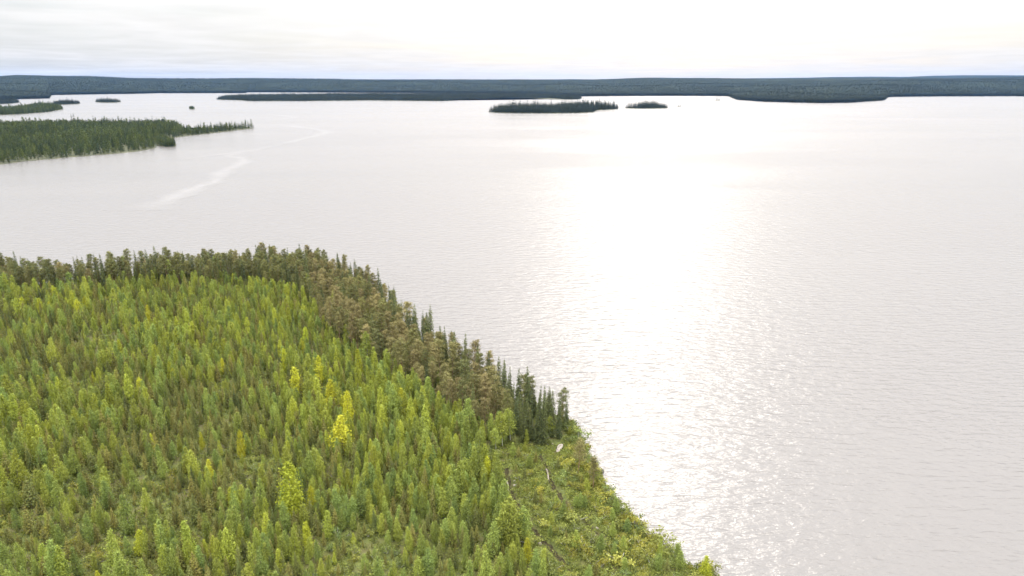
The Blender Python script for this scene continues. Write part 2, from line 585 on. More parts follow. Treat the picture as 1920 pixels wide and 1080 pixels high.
def make_tall_pine(i, mat, h=10.0, n=2800, name='tall_pine', low=0.42, R=1.35):
    """bare trunk, irregular rounded crown of needle clumps; modelled 10 m tall, used at about 1.6 times that"""
    r = np.random.default_rng(700 + i)
    zs = np.linspace(0, h * 0.96, 8)
    b = r.normal(0, 0.22, 2)
    path = np.stack([b[0] * (zs / h) ** 2, b[1] * np.sin(zs / h * 2.2), zs], 1)
    parts = [tube(path, 0.105 * (1 - zs / h * 0.85) + 0.008, 7)]
    K = 20
    t = np.linspace(0, 1, K) ** 0.8
    zc = (low + (0.97 - low) * t) * h
    ang = np.arange(K) * 2.399 + r.uniform(0, 6)
    rad = R * np.sqrt(np.clip(1 - (1.25 * t - 0.35) ** 2, 0.05, 1)) * r.uniform(0.25, 0.95, K)
    ax = np.stack([np.interp(zc, zs, path[:, 0]), np.interp(zc, zs, path[:, 1])], 1)
    cc = np.stack([ax[:, 0] + np.cos(ang) * rad, ax[:, 1] + np.sin(ang) * rad, zc], 1)
    for k in range(K):
        z0 = max(low * h * 0.9, zc[k] - 0.25 * rad[k])
        p0 = np.array([np.interp(z0, zs, path[:, 0]), np.interp(z0, zs, path[:, 1]), z0])
        parts.append(tube([p0, (p0 + cc[k]) / 2 + [0, 0, 0.08], cc[k]], [0.035, 0.022, 0.008], 4))
    for k in range(5):
        z0 = h * r.uniform(0.22, low); a = r.uniform(0, 6.28)
        p0 = np.array([np.interp(z0, zs, path[:, 0]), np.interp(z0, zs, path[:, 1]), z0])
        parts.append(tube([p0, p0 + np.array([math.cos(a), math.sin(a), 0.1]) * r.uniform(0.2, 0.5)], [0.018, 0.006], 4))
    idx = r.integers(0, K, n)
    sp = (0.20 + 0.14 * np.sqrt(np.clip(1 - t, 0, 1)))[idx]
    c = cc[idx] + r.normal(size=(n, 3)) * sp[:, None] * np.array([1.15, 1.15, 0.8])
    ax3 = np.repeat(np.array([[0, 0, 0.5]]), n, 0) + r.normal(size=(n, 3)) * 0.5
    ow = (c - cc[idx]) / 0.25 + np.stack([c[:, 0], c[:, 1], np.full(n, 0.6)], 1)
    v, f, lv = leaf_quads(c, r.uniform(0.6, 1.15, n) * 0.225, ax3, rng=r, outward=ow)
    tv, tf = join(parts)
    return mesh_np(name + '_trunk', tv, tf, M['bark_pine'], smooth=True), mesh_np(name + '_crown', v, f, mat, lv)


def make_bush(i, mat, n=420, name='bush'):
    """leafy shrub about 2 m tall: several stems and loose leaf clumps"""
    r = np.random.default_rng(900 + i)
    K = 11
    cc = r.normal(size=(K, 3)) * np.array([0.55, 0.55, 0.4]) + np.array([0, 0, 1.0])
    cc[:, 2] = np.clip(cc[:, 2], 0.35, 1.8)
    parts = [tube([np.array([0.1 * c[0], 0.1 * c[1], 0]), c * np.array([0.5, 0.5, 0.6]), c], [0.035, 0.025, 0.01], 4) for c in cc]
    idx = r.integers(0, K, n)
    c = cc[idx] + r.normal(size=(n, 3)) * 0.25
    c[:, 2] = np.maximum(c[:, 2], 0.06)
    v, f, lv = leaf_quads(c, r.uniform(0.16, 0.34, n), rng=r, outward=(c - cc[idx]) / 0.25 + (c - np.array([0, 0, 0.5])))
    tv, tf = join(parts)
    return mesh_np(name + '_stem', tv, tf, M['bark_birch']), mesh_np(name + '_foliage', v, f, mat, lv)


KIND = {}
KIND['birch'] = [make_birch(i, M['birch'], R=1.5 + 0.16 * (i % 3), blunt=0.56 + 0.07 * (i % 4), base=0.03 + 0.04 * (i % 2)) for i in range(8)]
KIND['lime_birch'] = [make_birch(120 + i, M['lime'], R=1.4 + 0.16 * (i % 3), blunt=0.56 + 0.07 * (i % 3), base=0.04) for i in range(5)]
KIND['yellow'] = [make_birch(20 + i, M['yellow'], R=1.6 + 0.15 * (i % 3), blunt=0.58 + 0.1 * (i % 2)) for i in range(4)]
KIND['tall_birch'] = [make_birch(40 + i, M['birch'], R=1.8, base=0.32, blunt=0.45, n=1800) for i in range(4)]
KIND['young_pine'] = [make_whorled(i, M['young_pine'], M['bark_pine'], R=1.7, whorls=14, per=7, dens=15, tuft=0.50, pw=0.68, up=0.9, droop=-0.05, name='young_pine') for i in range(7)]
KIND['young_spruce'] = [make_whorled(20 + i, M['young_spruce'], M['bark_spruce'], R=1.55, whorls=20, per=7, dens=12, tuft=0.44, pw=0.9, up=0.15, droop=0.22, name='young_spruce') for i in range(5)]
KIND['tall_pine'] = [make_tall_pine(i, M['pine'], low=0.36 + 0.05 * (i % 3), R=1.15 + 0.14 * (i % 3)) for i in range(7)]
KIND['green_pine'] = [make_tall_pine(20 + i, M['pine_green'], low=0.32 + 0.05 * (i % 3), R=1.2 + 0.12 * (i % 3), name='green_pine') for i in range(6)]
KIND['tall_spruce'] = [make_whorled(40 + i, M['spruce'], M['bark_spruce'], R=1.2 + 0.1 * (i % 2), whorls=26, per=7, dens=11, tuft=0.34, pw=0.78, up=0.05, droop=0.28, name='tall_spruce') for i in range(5)]
KIND['spire'] = [make_whorled(60 + i, M['spruce'], M['bark_spruce'], R=1.02 + 0.12 * (i % 3), whorls=28, per=7, dens=12, tuft=0.31, pw=0.68, up=0.0, droop=0.35, sparse=0.10, name='spruce_spire') for i in range(5)]
KIND['bush'] = [make_bush(i, M['shrub']) for i in range(6)]
KIND['far_conifer'] = [make_whorled(80 + i, M['far'], M['bark_spruce'], R=1.35 + 0.25 * (i % 3), whorls=9, per=6, dens=6, tuft=0.80, pw=0.6 + 0.1 * (i % 3), up=0.2, droop=0.12, name='far_conifer', trunk_r=0.12) for i in range(5)]
KIND['dark_conifer'] = [make_whorled(90 + i, M['shore_dark'], M['bark_spruce'], R=1.4 + 0.25 * (i % 3), whorls=8, per=6, dens=5, tuft=0.9, pw=0.6 + 0.1 * (i % 3), up=0.2, droop=0.12, name='dark_conifer', trunk_r=0.12) for i in range(3)]
KIND['far_leafy'] = [make_birch(60 + i, M['far_leaf'], R=1.9, n=240, lsize=0.8, blunt=0.5, name='far_leafy') for i in range(3)]

# ------------------------------------------------------------------ the lake
HAZE_R = 24500.0


def ring_plane(name, rad, z, mat):
    v = [[0, 0, z]]
    f = []
    nseg = 96
    rings = [60, 150, 300, 600, 1200, 2500, 5000, 10000, 18000, rad]
    for r in rings:
        for k in range(nseg):
            a = 2 * math.pi * k / nseg
            v.append([r * math.cos(a), r * math.sin(a), z])
    tri = []
    for k in range(nseg):
        tri.append([0, 1 + k, 1 + (k + 1) % nseg])
    for i in range(len(rings) - 1):
        for k in range(nseg):
            k2 = (k + 1) % nseg
            a, b, c, d = 1 + i * nseg + k, 1 + i * nseg + k2, 1 + (i + 1) * nseg + k2, 1 + (i + 1) * nseg + k
            tri.append([a, d, c]); tri.append([a, c, b])
    return mesh_np(name, v, tri, mat)


link('lake_water', ring_plane('lake_water', 24200.0, 0.0, M['water']), kind='structure', label='wide pale grey lake with fine wind ripples and bright sun glare')


def slick(name, pts, widths, label, z=0.02):
    """a ribbon of calm water: the ripples die down towards its middle"""
    P = np.array([pix(x, y)[:2] for x, y in pts])
    t = np.linspace(0, len(P) - 1, (len(P) - 1) * 8 + 1)
    i = np.minimum(t.astype(int), len(P) - 2)
    fr = (t - i)[:, None]
    pm, pn = P[np.maximum(i - 1, 0)], P[np.minimum(i + 2, len(P) - 1)]
    a, b = P[i], P[i + 1]
    C = 0.5 * (2 * a + (b - pm) * fr + (2 * pm - 5 * a + 4 * b - pn) * fr ** 2 + (3 * a - pm - 3 * b + pn) * fr ** 3)
    W = np.interp(t, range(len(widths)), widths) * (1 + 0.25 * np.sin(t * 5.3) + 0.15 * np.sin(t * 11.7))
    T = np.gradient(C, axis=0)
    T /= np.linalg.norm(T, axis=1)[:, None]
    Nn = np.stack([-T[:, 1], T[:, 0]], 1)
    W = W * 0.85
    cols = [-1, -0.5, 0, 0.5, 1]
    cal = [0, 0.45, 0.9, 0.45, 0]
    v, e = [], []
    endf = np.clip(np.minimum(t, t[-1] - t) / 1.0, 0, 1)
    for k, (p, nn, w) in enumerate(zip(C, Nn, W)):
        for s, cv in zip(cols, cal):
            q = p + nn * s * w * 0.5
            v.append([q[0], q[1], z]); e.append(cv * endf[k])
    f = []
    for k in range(len(C) - 1):
        for j in range(4):
            f.append([k * 5 + j, k * 5 + j + 1, (k + 1) * 5 + j + 1, (k + 1) * 5 + j])
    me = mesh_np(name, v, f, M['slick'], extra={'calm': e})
    return link(name, me, kind='structure', label=label)


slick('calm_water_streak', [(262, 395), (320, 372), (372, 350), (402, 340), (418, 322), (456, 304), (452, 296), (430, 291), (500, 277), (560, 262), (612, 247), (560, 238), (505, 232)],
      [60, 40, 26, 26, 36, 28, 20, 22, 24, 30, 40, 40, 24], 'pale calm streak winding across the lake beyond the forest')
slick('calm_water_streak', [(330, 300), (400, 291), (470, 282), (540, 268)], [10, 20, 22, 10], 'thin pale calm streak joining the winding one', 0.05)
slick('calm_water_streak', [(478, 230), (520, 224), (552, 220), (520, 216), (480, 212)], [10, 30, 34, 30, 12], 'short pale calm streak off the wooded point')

# ------------------------------------------------------------------ the near headland
TREELINE = [(-420, 470), (-100, 474), (0, 478), (60, 494), (130, 492), (200, 484), (300, 480), (400, 474), (500, 470), (570, 474), (640, 490), (700, 518), (735, 555),
            (770, 588), (830, 628), (900, 672), (950, 698)]
sl = np.array([pix(x, y, 12.5)[:2] for x, y in TREELINE])
tn = np.gradient(sl, axis=0)
tn /= np.linalg.norm(tn, axis=1)[:, None]
sl = sl + np.stack([-tn[:, 1], tn[:, 0]], 1) * 4.0
vis = poly_px([(1000, 762), (1036, 774), (1058, 784), (1068, 796), (1084, 820), (1104, 858), (1122, 890), (1134, 918), (1160, 955), (1192, 988), (1232, 1022), (1276, 1052), (1330, 1080), (1400, 1112), (1500, 1165)])
back = np.array([[95.0, 60.0], [120.0, 0.0], [150.0, -120.0], [0.0, -260.0], [-300, -300], [-600, -100], [-700, 200]])
SHORE0 = np.concatenate([sl, vis, back])
SHORE = roughen(SHORE0, 5.0, 0.55, np.random.default_rng(5))

INNER = [(1052, 838), (1000, 842), (960, 838), (905, 826), (870, 806), (820, 772), (780, 745), (730, 712), (690, 690), (640, 655), (600, 618), (582, 580), (540, 558), (470, 545), (400, 541), (300, 544), (200, 550), (100, 559), (0, 561), (-420, 561)]
BELT = np.concatenate([poly_px(INNER[::-1]), SHORE0[len(sl):len(sl) + 5], sl[::-1] + 0.0])
# order: inner line left->right, then the point, then the shore right->left
CLEAR = np.concatenate([poly_px([(1052, 836), (1000, 842), (950, 838), (900, 846), (868, 862), (885, 885), (930, 905), (948, 945), (962, 985), (985, 1020), (1010, 1060), (1040, 1110), (1080, 1170)]),
                        poly_px([(1500, 1165), (1400, 1112), (1330, 1080), (1276, 1052), (1232, 1022), (1192, 988), (1160, 955), (1134, 918), (1122, 890), (1104, 858), (1084, 820), (1066, 796)])])
DITCH = [poly_px([(948, 884), (952, 905), (957, 935), (975, 965), (990, 990), (1012, 1018), (1040, 1045), (1070, 1080)]),
         poly_px([(1010, 858), (1020, 874), (1028, 892), (1036, 918), (1050, 938), (1062, 958)]),
         poly_px([(1096, 985), (1120, 1010), (1138, 1028)])]


def ground_z(q, fine=True):
    q = np.atleast_2d(q)
    d = signed(SHORE, q)
    z = np.where(d > 0, 0.12 + 1.3 * (1 - np.exp(-np.maximum(d, 0) / 9.0)) + 0.004 * np.clip(d, 0, 120), np.maximum(d * 0.25, -0.7))
    land = np.clip(d / 6.0, 0, 1)
    z = z + land * (0.5 * wavy(q, 22.0) + 0.18 * wavy(q + 71, 5.0))
    for D in DITCH:
        dd = seg_dist(D, q, False)
        z -= 0.9 * np.exp(-(dd / 0.9) ** 2) * land
    return z


def build_ground():
    xs = np.arange(-420, 126, 3.0)
    ys = np.arange(-60, 440, 3.0)
    # finer strips over what the photograph shows close up
    xs = np.unique(np.concatenate([np.arange(-420, -150, 5.0), np.arange(-150, 110, 1.25), np.arange(110, 131, 5.0)]))
    ys = np.unique(np.concatenate([np.arange(-60, 90, 6.0), np.arange(90, 260, 1.25), np.arange(260, 440, 3.0)]))
    lo, hi = CLEAR.min(0), CLEAR.max(0)
    xs = np.unique(np.round(np.concatenate([xs, np.arange(lo[0], hi[0], 0.6)]), 3))
    ys = np.unique(np.round(np.concatenate([ys, np.arange(max(lo[1], 112), hi[1], 0.6)]), 3))
    X, Y = np.meshgrid(xs, ys)
    q = np.stack([X.ravel(), Y.ravel()], 1)
    z = ground_z(q)
    keep = signed(SHORE, q) > -5.5
    nx, ny = len(xs), len(ys)
    idx = np.arange(nx * ny).reshape(ny, nx)
    f = np.stack([idx[:-1, :-1], idx[:-1, 1:], idx[1:, 1:], idx[1:, :-1]], -1).reshape(-1, 4)
    f = f[keep[f].all(1)]
    used = np.unique(f)
    remap = np.full(nx * ny, -1); remap[used] = np.arange(len(used))
    v = np.concatenate([q, z[:, None]], 1)[used]
    me = mesh_np('headland_ground', v, remap[f], M['ground'], smooth=True)
    return link('headland_ground', me, kind='structure', label='mossy green ground of the near forested headland')


GROUND = build_ground()

# ------------------------------------------------------------------ placing trees
TREES = []      # dict(kind, variant, p, h, w, rot, tilt, label, group, cat, name)


def scatter(poly, step, rng, margin=0.0):
    lo, hi = poly.min(0), poly.max(0)
    gx, gy = np.meshgrid(np.arange(lo[0], hi[0], step), np.arange(lo[1], hi[1], step * 0.87))
    gx[1::2] += step * 0.5
    q = np.stack([gx.ravel(), gy.ravel()], 1) + rng.uniform(-0.48, 0.48, (gx.size, 2)) * step
    q = q[inside(poly, q)]
    return q


def in_view(q, h, pad=60):
    base = project(np.concatenate([q, np.zeros((len(q), 1))], 1))
    top = project(np.concatenate([q, np.full((len(q), 1), h)], 1))
    return (base[:, 2] > 5) & (base[:, 0] > -pad) & (base[:, 0] < 1920 + pad) & (top[:, 1] < 1080 + pad * 0.3)


PLACED = []


def put(kind, p, h, width=1.0, **kw):
    TREES.append(dict(kind=kind, var=int(RNG.integers(0, len(KIND[kind]))), p=np.asarray(p[:2], float), h=float(h), w=float(width), rot=float(RNG.uniform(0, 6.28)), **kw))


def put_px(kind, x, tip, base, wpx=None, **kw):
    """tree whose foot is on the ground at (x, base) and whose tip shows at height tip"""
    g = pix(x, base, 1.0)
    d = pix_dir(x, tip)
    t = math.hypot(g[0], g[1]) / math.hypot(d[0], d[1])
    h = CAM_H + d[2] * t - 1.0
    put(kind, g, h, kw.pop('width', 1.0), **kw)
    PLACED.append(g[:2])


def put_tip(kind, x, tip, h, width=1.0, **kw):
    """tree of known height h whose tip shows at (x, tip)"""
    g = pix(x, tip, h + 1.0)
    if signed(SHORE, g[None, :2])[0] < 0.8:
        for hh in np.arange(h, 24, 0.5):
            g = pix(x, tip, hh + 1.0)
            h = hh
            if signed(SHORE, g[None, :2])[0] > 0.8:
                break
    put(kind, g, h, width, **kw)
    PLACED.append(g[:2])


ORD = ['first', 'second', 'third', 'fourth', 'fifth', 'sixth', 'seventh', 'eighth', 'ninth', 'tenth', 'eleventh', 'twelfth', 'thirteenth', 'fourteenth', 'fifteenth', 'sixteenth',
       'seventeenth', 'eighteenth', 'nineteenth', 'twentieth', 'twenty-first', 'twenty-second', 'twenty-third', 'twenty-fourth', 'twenty-fifth', 'twenty-sixth', 'twenty-seventh', 'twenty-eighth', 'twenty-ninth', 'thirtieth', 'thirty-first', 'thirty-second', 'thirty-third', 'thirty-fourth', 'thirty-fifth', 'thirty-sixth']

sp = [(1050, 743, 13), (1039, 728, 15), (1029, 724, 15), (1011, 720, 15), (992, 684, 18), (973, 692, 15), (957, 684, 14), (944, 668, 15), (934, 665, 15), (923, 674, 13), (914, 656, 16), (898, 658, 14),
      (893, 645, 16), (870, 624, 17), (846, 617, 14), (835, 609, 15), (823, 609, 14), (804, 571, 19), (791, 583, 17), (775, 582, 16), (764, 578, 15), (733, 534, 18)]
for i, (x, y, h) in enumerate(sp):
    put_tip('spire', x, y, h, 0.8 + 0.3 * (i % 3) / 2, name='spruce_tree', cat='tree', group='spruce spires along the lake shore',
            label=ORD[i] + ' dark spruce spire above the lake shore, counted from the rocky point')
for i, (x, y, h) in enumerate([(24, 467, 15), (50, 482, 13), (137, 479, 14), (144, 478, 15), (264, 473, 15), (302, 469, 16), (332, 472, 16), (341, 472, 15), (354, 478, 14), (485, 464, 17), (536, 465, 16), (574, 466, 17), (610, 486, 15), (655, 497, 15), (690, 507, 15)]):
    put_tip('spire', x, y, h, 0.95, name='spruce_tree', cat='tree', group='spruce tips on the far edge of the stand',
            label=ORD[i] + ' slim spruce tip from the left on the far forest edge')
for x, t, b, lab in [(957, 768, 830, 'birch with a pale bare trunk in front of the dark spruces'), (942, 776, 838, 'small birch left of the pale-trunked birch at the clearing edge'),
                     (898, 806, 852, 'low round birch standing alone at the clearing corner'), (930, 806, 850, 'round birch beside the clearing corner birch'), (1035, 778, 816, 'rounded green birch at the foot of the point spruces')]:
    put_px('tall_birch', x, t, b, width=1.15, name='birch_tree', cat='tree', label=lab)
put_px('birch', 957, 934, 1026, width=1.35, name='birch_tree', cat='tree', label='big light green birch standing alone beside the dark ditch')
put_px('tall_pine', 1084, 822, 888, width=1.2, name='pine_tree', cat='tree', label='small grey-green pine on the shore above two dark boulders')
put_px('tall_pine', 1112, 855, 918, width=1.2, name='pine_tree', cat='tree', label='leaning thin pine right beside the two dark boulders')
put_px('yellow', 1322, 1038, 1084, width=1.3, name='birch_tree', cat='tree', label='yellow-green birch at the water, bottom end of the shore')
put_px('birch', 1275, 1030, 1064, width=1.5, name='birch_tree', cat='tree', label='bushy pale birch second from the bottom end of the shore')
put_px('birch', 1237, 1010, 1044, width=0.9, name='birch_tree', cat='tree', label='thin pale birch third from the bottom end of the shore')
for x, t, b, w, lab in [(640, 782, 850, 1.7, 'large bright yellow-green tree in the middle of the stand'), (560, 688, 748, 1.25, 'tall yellow birch upper right of the stand centre'),
                        (537, 654, 702, 1.0, 'narrow yellow birch topmost in the yellow cluster'), (548, 866, 972, 1.15, 'tall thin yellow birch above the bottom edge'),
                        (655, 735, 800, 0.9, 'slim yellow birch above the large yellow-green tree'), (578, 980, 1035, 1.0, 'small yellow birch near the bottom edge'),
                        (80, 560, 598, 1.2, 'yellow birch at the upper left of the stand'), (152, 562, 600, 1.2, 'yellow-green birch right of the upper left yellow one'),
                        (380, 812, 846, 0.8, 'little golden sapling in the left half of the stand'), (394, 862, 905, 1.1, 'golden topped birch below the little golden sapling'),
                        (587, 910, 960, 0.9, 'spindly yellow birch right of the tall thin yellow one'), (282, 574, 615, 0.9, 'yellow tip in the far part of the stand'),
                        (267, 992, 1040, 1.4, 'round yellow-green tree at the bottom left'), (228, 640, 678, 0.9, 'yellow birch in the left middle of the stand'),
                        (455, 805, 860, 0.8, 'slender yellow-green birch left of the large yellow-green tree'), (600, 668, 725, 1.0, 'yellow-green birch right of the yellow cluster'),
                        (675, 655, 715, 0.9, 'yellow-green birch near the pine belt'), (620, 715, 775, 1.1, 'yellow birch between the cluster and the large yellow-green tree')]:
    put_px('yellow', x, t, b, width=w, name='birch_tree', cat='tree', label=lab, group='yellowing birches in the young stand')

rng2 = np.random.default_rng(21)
belt_q = scatter(BELT, 3.75, rng2)
belt_q = belt_q[signed(SHORE, belt_q) > 1.2]
belt_q = belt_q[in_view(belt_q, 16, 160)]
bp = project(np.concatenate([belt_q, np.zeros((len(belt_q), 1))], 1))
bd = signed(SHORE, belt_q)
plc = np.array(PLACED)
for q, b, d in zip(belt_q, bp, bd):
    if ((plc - q) ** 2).sum(1).min() < 2.0:
        continue
    u = rng2.uniform()
    x = b[0]
    h = float(np.clip(rng2.normal(12.0, 2.2), 6.5, 16.5))
    if x > 950:
        k = 'tall_spruce' if u < 0.70 else 'green_pine'
    elif x > 585:
        k = ('spire' if u < 0.33 else 'tall_spruce' if u < 0.52 else 'green_pine' if u < 0.70 else 'tall_pine') if d < 9 else ('tall_pine' if u < 0.62 else 'green_pine' if u < 0.84 else 'tall_spruce' if u < 0.95 else 'tall_birch')
    else:
        k = ('spire' if u < 0.12 else 'tall_spruce' if u < 0.24 else 'green_pine' if u < 0.84 else 'tall_pine' if u < 0.93 else 'tall_birch')
    if k in ('tall_spruce', 'spire'):
        h *= rng2.uniform(0.8, 1.12)
    if k == 'spire':
        h *= 1.12
    if k == 'tall_birch':
        h *= 0.75
    put(k, q, h, float(rng2.uniform(0.85, 1.2)))

# bushy fringe along the open shore
for a in np.arange(0, 1, 0.012):
    k = a * (len(vis) - 4) + 3
    i = int(k)
    q = vis[i] + (vis[min(i + 1, len(vis) - 1)] - vis[i]) * (k - i)
    q = q + (CLEAR.mean(0) - q) / np.linalg.norm(CLEAR.mean(0) - q) * rng2.uniform(0.6, 2.6)
    if signed(SHORE, q[None])[0] > 0.2:
        put('bush' if rng2.uniform() < 0.8 else 'birch', q, float(rng2.uniform(1.4, 3.4)), float(rng2.uniform(0.9, 1.4)))
und_q = scatter(BELT, 3.9, rng2)
und_q = und_q[(signed(SHORE, und_q) > 0.9) & in_view(und_q, 8, 40)]
for q in und_q:
    u = rng2.uniform()
    put('young_spruce' if u < 0.55 else 'birch' if u < 0.85 else 'young_pine', q, float(rng2.uniform(3.5, 7.5)), float(rng2.uniform(0.9, 1.25)))

LANDP = np.concatenate([poly_px(INNER[::-1]), CLEAR[:13], np.array([[60, 60.0], [-300, 60.0], [-400, 200.0]])])
yq = scatter(LANDP, 2.4, rng2)
yq = yq[in_view(yq, 9, 160)]
yq = yq[~inside(CLEAR, yq) & ~inside(BELT, yq) & (signed(SHORE, yq) > 1.5)]
yp = project(np.concatenate([yq, np.zeros((len(yq), 1))], 1))
mixf = wavy(yq, 26.0)
gap = wavy(yq + 300, 11.0)
plc = np.array(PLACED)
for q, b, mf, gp in zip(yq, yp, mixf, gap):
    if ((plc - q) ** 2).sum(1).min() < 2.2:
        continue
    u = rng2.uniform()
    # pines take over on the left, birches in the middle
    pb = np.clip(0.50 + 0.22 * mf + (0.0006 * (b[0] - 400)), 0.18, 0.72)
    small = (gp > 1.0) or (b[0] < 330 and b[1] > 900 and u > 0.4)
    h = float(np.clip(rng2.normal(6.1, 1.7), 2.6, 10.5)) * (1 + 0.13 * mf)
    if u < pb * 0.98:
        lime = 0.15 + 0.35 * mf + 0.5 * math.exp(-((b[0] - 580) / 170) ** 2)
        k = 'lime_birch' if rng2.uniform() < lime else 'birch'
        h *= 1.08
    elif u < pb:
        k = 'yellow'
    elif u < pb + (1 - pb) * 0.78:
        k = 'young_pine'
        h *= 0.88
    else:
        k = 'young_spruce'
        h *= 0.9
    if small:
        if rng2.uniform() < 0.35:
            k = 'bush'
            h = float(rng2.uniform(1.2, 2.4))
        else:
            h *= 0.66
    put(k, q, h, float(rng2.uniform(0.85, 1.2)))

cq = scatter(CLEAR, 2.3, rng2)
cq = cq[in_view(cq, 3, 40) & (signed(SHORE, cq) > 0.8)]
dd = np.min([seg_dist(D, cq, False) for D in DITCH], axis=0)
cq = cq[(dd > 1.9) & (np.hypot(*(cq - pix(1047, 843, 1.3)[:2]).T) > 3.6)]
cb = project(np.concatenate([cq, np.zeros((len(cq), 1))], 1))
for q, b in zip(cq, cb):
    if ((plc - q) ** 2).sum(1).min() < 1.2:
        continue
    u = rng2.uniform()
    open_part = b[1] < 905 and b[0] < 1010
    if u < (0.55 if open_part else 0.12):
        continue
    if u > 0.88:
        put('birch', q, rng2.uniform(2.4, 5.2), 1.35)
    elif u > 0.76:
        put('young_pine', q, rng2.uniform(2.0, 4.2), 1.2)
    else:
        put('bush', q, 0.9 + 2.4 * rng2.beta(1.5, 2.2), float(rng2.uniform(0.8, 1.5)))

NAMES = {'lime_birch': ('birch_tree', 'lime green birch', 'lime green birches of the stand', 'tree'), 'birch': ('birch_tree', 'light green birch', 'young birches of the stand', 'tree'), 'yellow': ('birch_tree', 'yellow-green birch', 'yellowing young birches', 'tree'),
         'tall_birch': ('birch_tree', 'taller grey-green birch', 'taller birches in the pine belt', 'tree'), 'young_pine': ('pine_tree', 'young olive pine', 'young pines of the stand', 'tree'),
         'young_spruce': ('spruce_tree', 'young dark spruce', 'young spruces of the stand', 'tree'), 'tall_pine': ('pine_tree', 'tall brownish pine', 'tall brownish pines of the belt', 'tree'),
         'green_pine': ('pine_tree', 'tall olive pine', 'tall olive pines of the belt', 'tree'), 'tall_spruce': ('spruce_tree', 'broad dark spruce', 'tall dark spruces of the belt', 'tree'),
         'spire': ('spruce_tree', 'narrow dark spruce', 'narrow spruces of the belt', 'tree'), 'bush': ('shrub', 'low green shrub', 'shrubs of the clearing', 'shrub')}
LIMIT = {'lime_birch': 80, 'birch': 150, 'young_pine': 120, 'young_spruce': 130, 'tall_pine': 100, 'green_pine': 76, 'tall_spruce': 95, 'spire': 70, 'bush': 210, 'yellow': 45, 'tall_birch': 22}


def where(kind, px, py):
    if kind == 'bush' and not (px > 860 and py > 830):
        return 'in a stand gap %s, %s' % ('at the back' if py < 700 else 'in the middle' if py < 860 else 'at the front' if py < 1000 else 'at the bottom', 'left' if px < 300 else 'centre' if px < 600 else 'right')
    if kind == 'bush' or (kind in ('birch', 'young_pine', 'yellow') and px > 1000 and py > 845):
        row = 'top' if py < 880 else 'upper' if py < 920 else 'middle' if py < 955 else 'lower' if py < 1000 else 'bottom' if py < 1040 else 'bottommost'
        side = 'water' if px > 1085 + (py - 900) * 0.9 else 'middle' if px > 1010 + (py - 900) * 0.6 else 'forest'
        return 'in the %s shore clearing, %s side' % (row, side)
    if kind in ('tall_pine', 'green_pine', 'tall_spruce', 'spire', 'tall_birch'):
        if px > 950: return 'on the rocky point at the belt end'
        if px > 850: return 'in the belt just left of the rocky point'
        if px > 790: return 'in the right middle of the shore belt'
        if px > 720: return 'in the left middle of the shore belt'
        if px > 600: return 'at the bend of the shore belt'
        if px > 400: return 'on the far forest edge, right part'
        if px > 200: return 'on the far forest edge, middle part'
        return 'on the far forest edge, left part'
    row = 'at the back' if py < 660 else 'in the upper middle' if py < 760 else 'in the lower middle' if py < 880 else 'at the front' if py < 1000 else 'along the bottom edge'
    colm = 'far left' if px < 190 else 'left' if px < 400 else 'centre left' if px < 600 else 'centre right' if px < 800 else 'right'
    return '%s of the young stand, %s' % (row, colm)


for t in TREES:
    t['z'] = 0.0
zz = ground_z(np.array([t['p'] for t in TREES]))
for t, z in zip(TREES, zz):
    t['z'] = float(z) - 0.05
P = np.array([[t['p'][0], t['p'][1], t['z']] for t in TREES])
PB = project(P)
PT = project(P + np.array([0, 0, 1.0]) * np.array([t['h'] for t in TREES])[:, None])
for t, b, tp in zip(TREES, PB, PT):
    t['px'], t['py'] = float(b[0]), float(b[1])
    t['size'] = float(b[1] - tp[1]) + (500 if 'label' in t else 0)
    t['seen'] = -15 < b[0] < 1935 and tp[1] < 1075

by = {}
for t in TREES:
    by.setdefault(t['kind'], []).append(t)
REF = {}
solo, mass = [], {}
for k, L in by.items():
    L.sort(key=lambda t: (not t['seen'], -t['size']))
    solo += L[:LIMIT[k]]
    mass[k] = L[LIMIT[k]:]

# labels: the tallest and the smallest of a kind in each part of the stand can be named singly
cells = {}
for t in solo:
    if 'label' not in t:
        cells.setdefault((t['kind'], where(t['kind'], t['px'], t['py'])), []).append(t)
for (k, wh), L in cells.items():
    L.sort(key=lambda t: t['px'])
    nm, look, grp, cat = NAMES[k]
    top = max(L, key=lambda t: t['h'])
    for i, t in enumerate(L):
        t['name'], t['cat'] = nm, cat
        t['group'] = grp + ', ' + wh
        if len(L) == 1:
            t['label'] = '%s %s' % (look, wh)
        elif t is top:
            t['label'] = 'tallest %s %s' % (look, wh)
        elif i == len(L) - 1:
            t['label'] = 'rightmost %s %s' % (look, wh)
        elif i < len(ORD):
            t['label'] = '%s from left, %s %s' % (ORD[i], look, wh)
        else:
            t['label'] = 'one of the further %ss %s' % (look, wh)


def make_thing(t):
    tm, cm = KIND[t['kind']][t['var']]
    o = bpy.data.objects.new(t['name'], None)
    o.empty_display_size = 0.5
    COL.objects.link(o)
    o.location = (t['p'][0], t['p'][1], t['z'])
    s = t['h'] / (2.0 if t['kind'] == 'bush' else 10.0)
    o.scale = (s * t['w'], s * t['w'], s)
    o.rotation_euler = (float(RNG.normal(0, 0.025)), float(RNG.normal(0, 0.025)), t['rot'])
    o['label'] = t['label']
    o['category'] = t['cat']
    if t.get('group'):
        o['group'] = t['group']
    a, b = ('stem', 'foliage') if t['kind'] == 'bush' else ('trunk', 'crown')
    tr = link(a, tm, o)
    cr = link(b, cm, o)
    REF.setdefault((t['kind'], t['var']), (tr, cr))
    return o


for t in solo:
    make_thing(t)


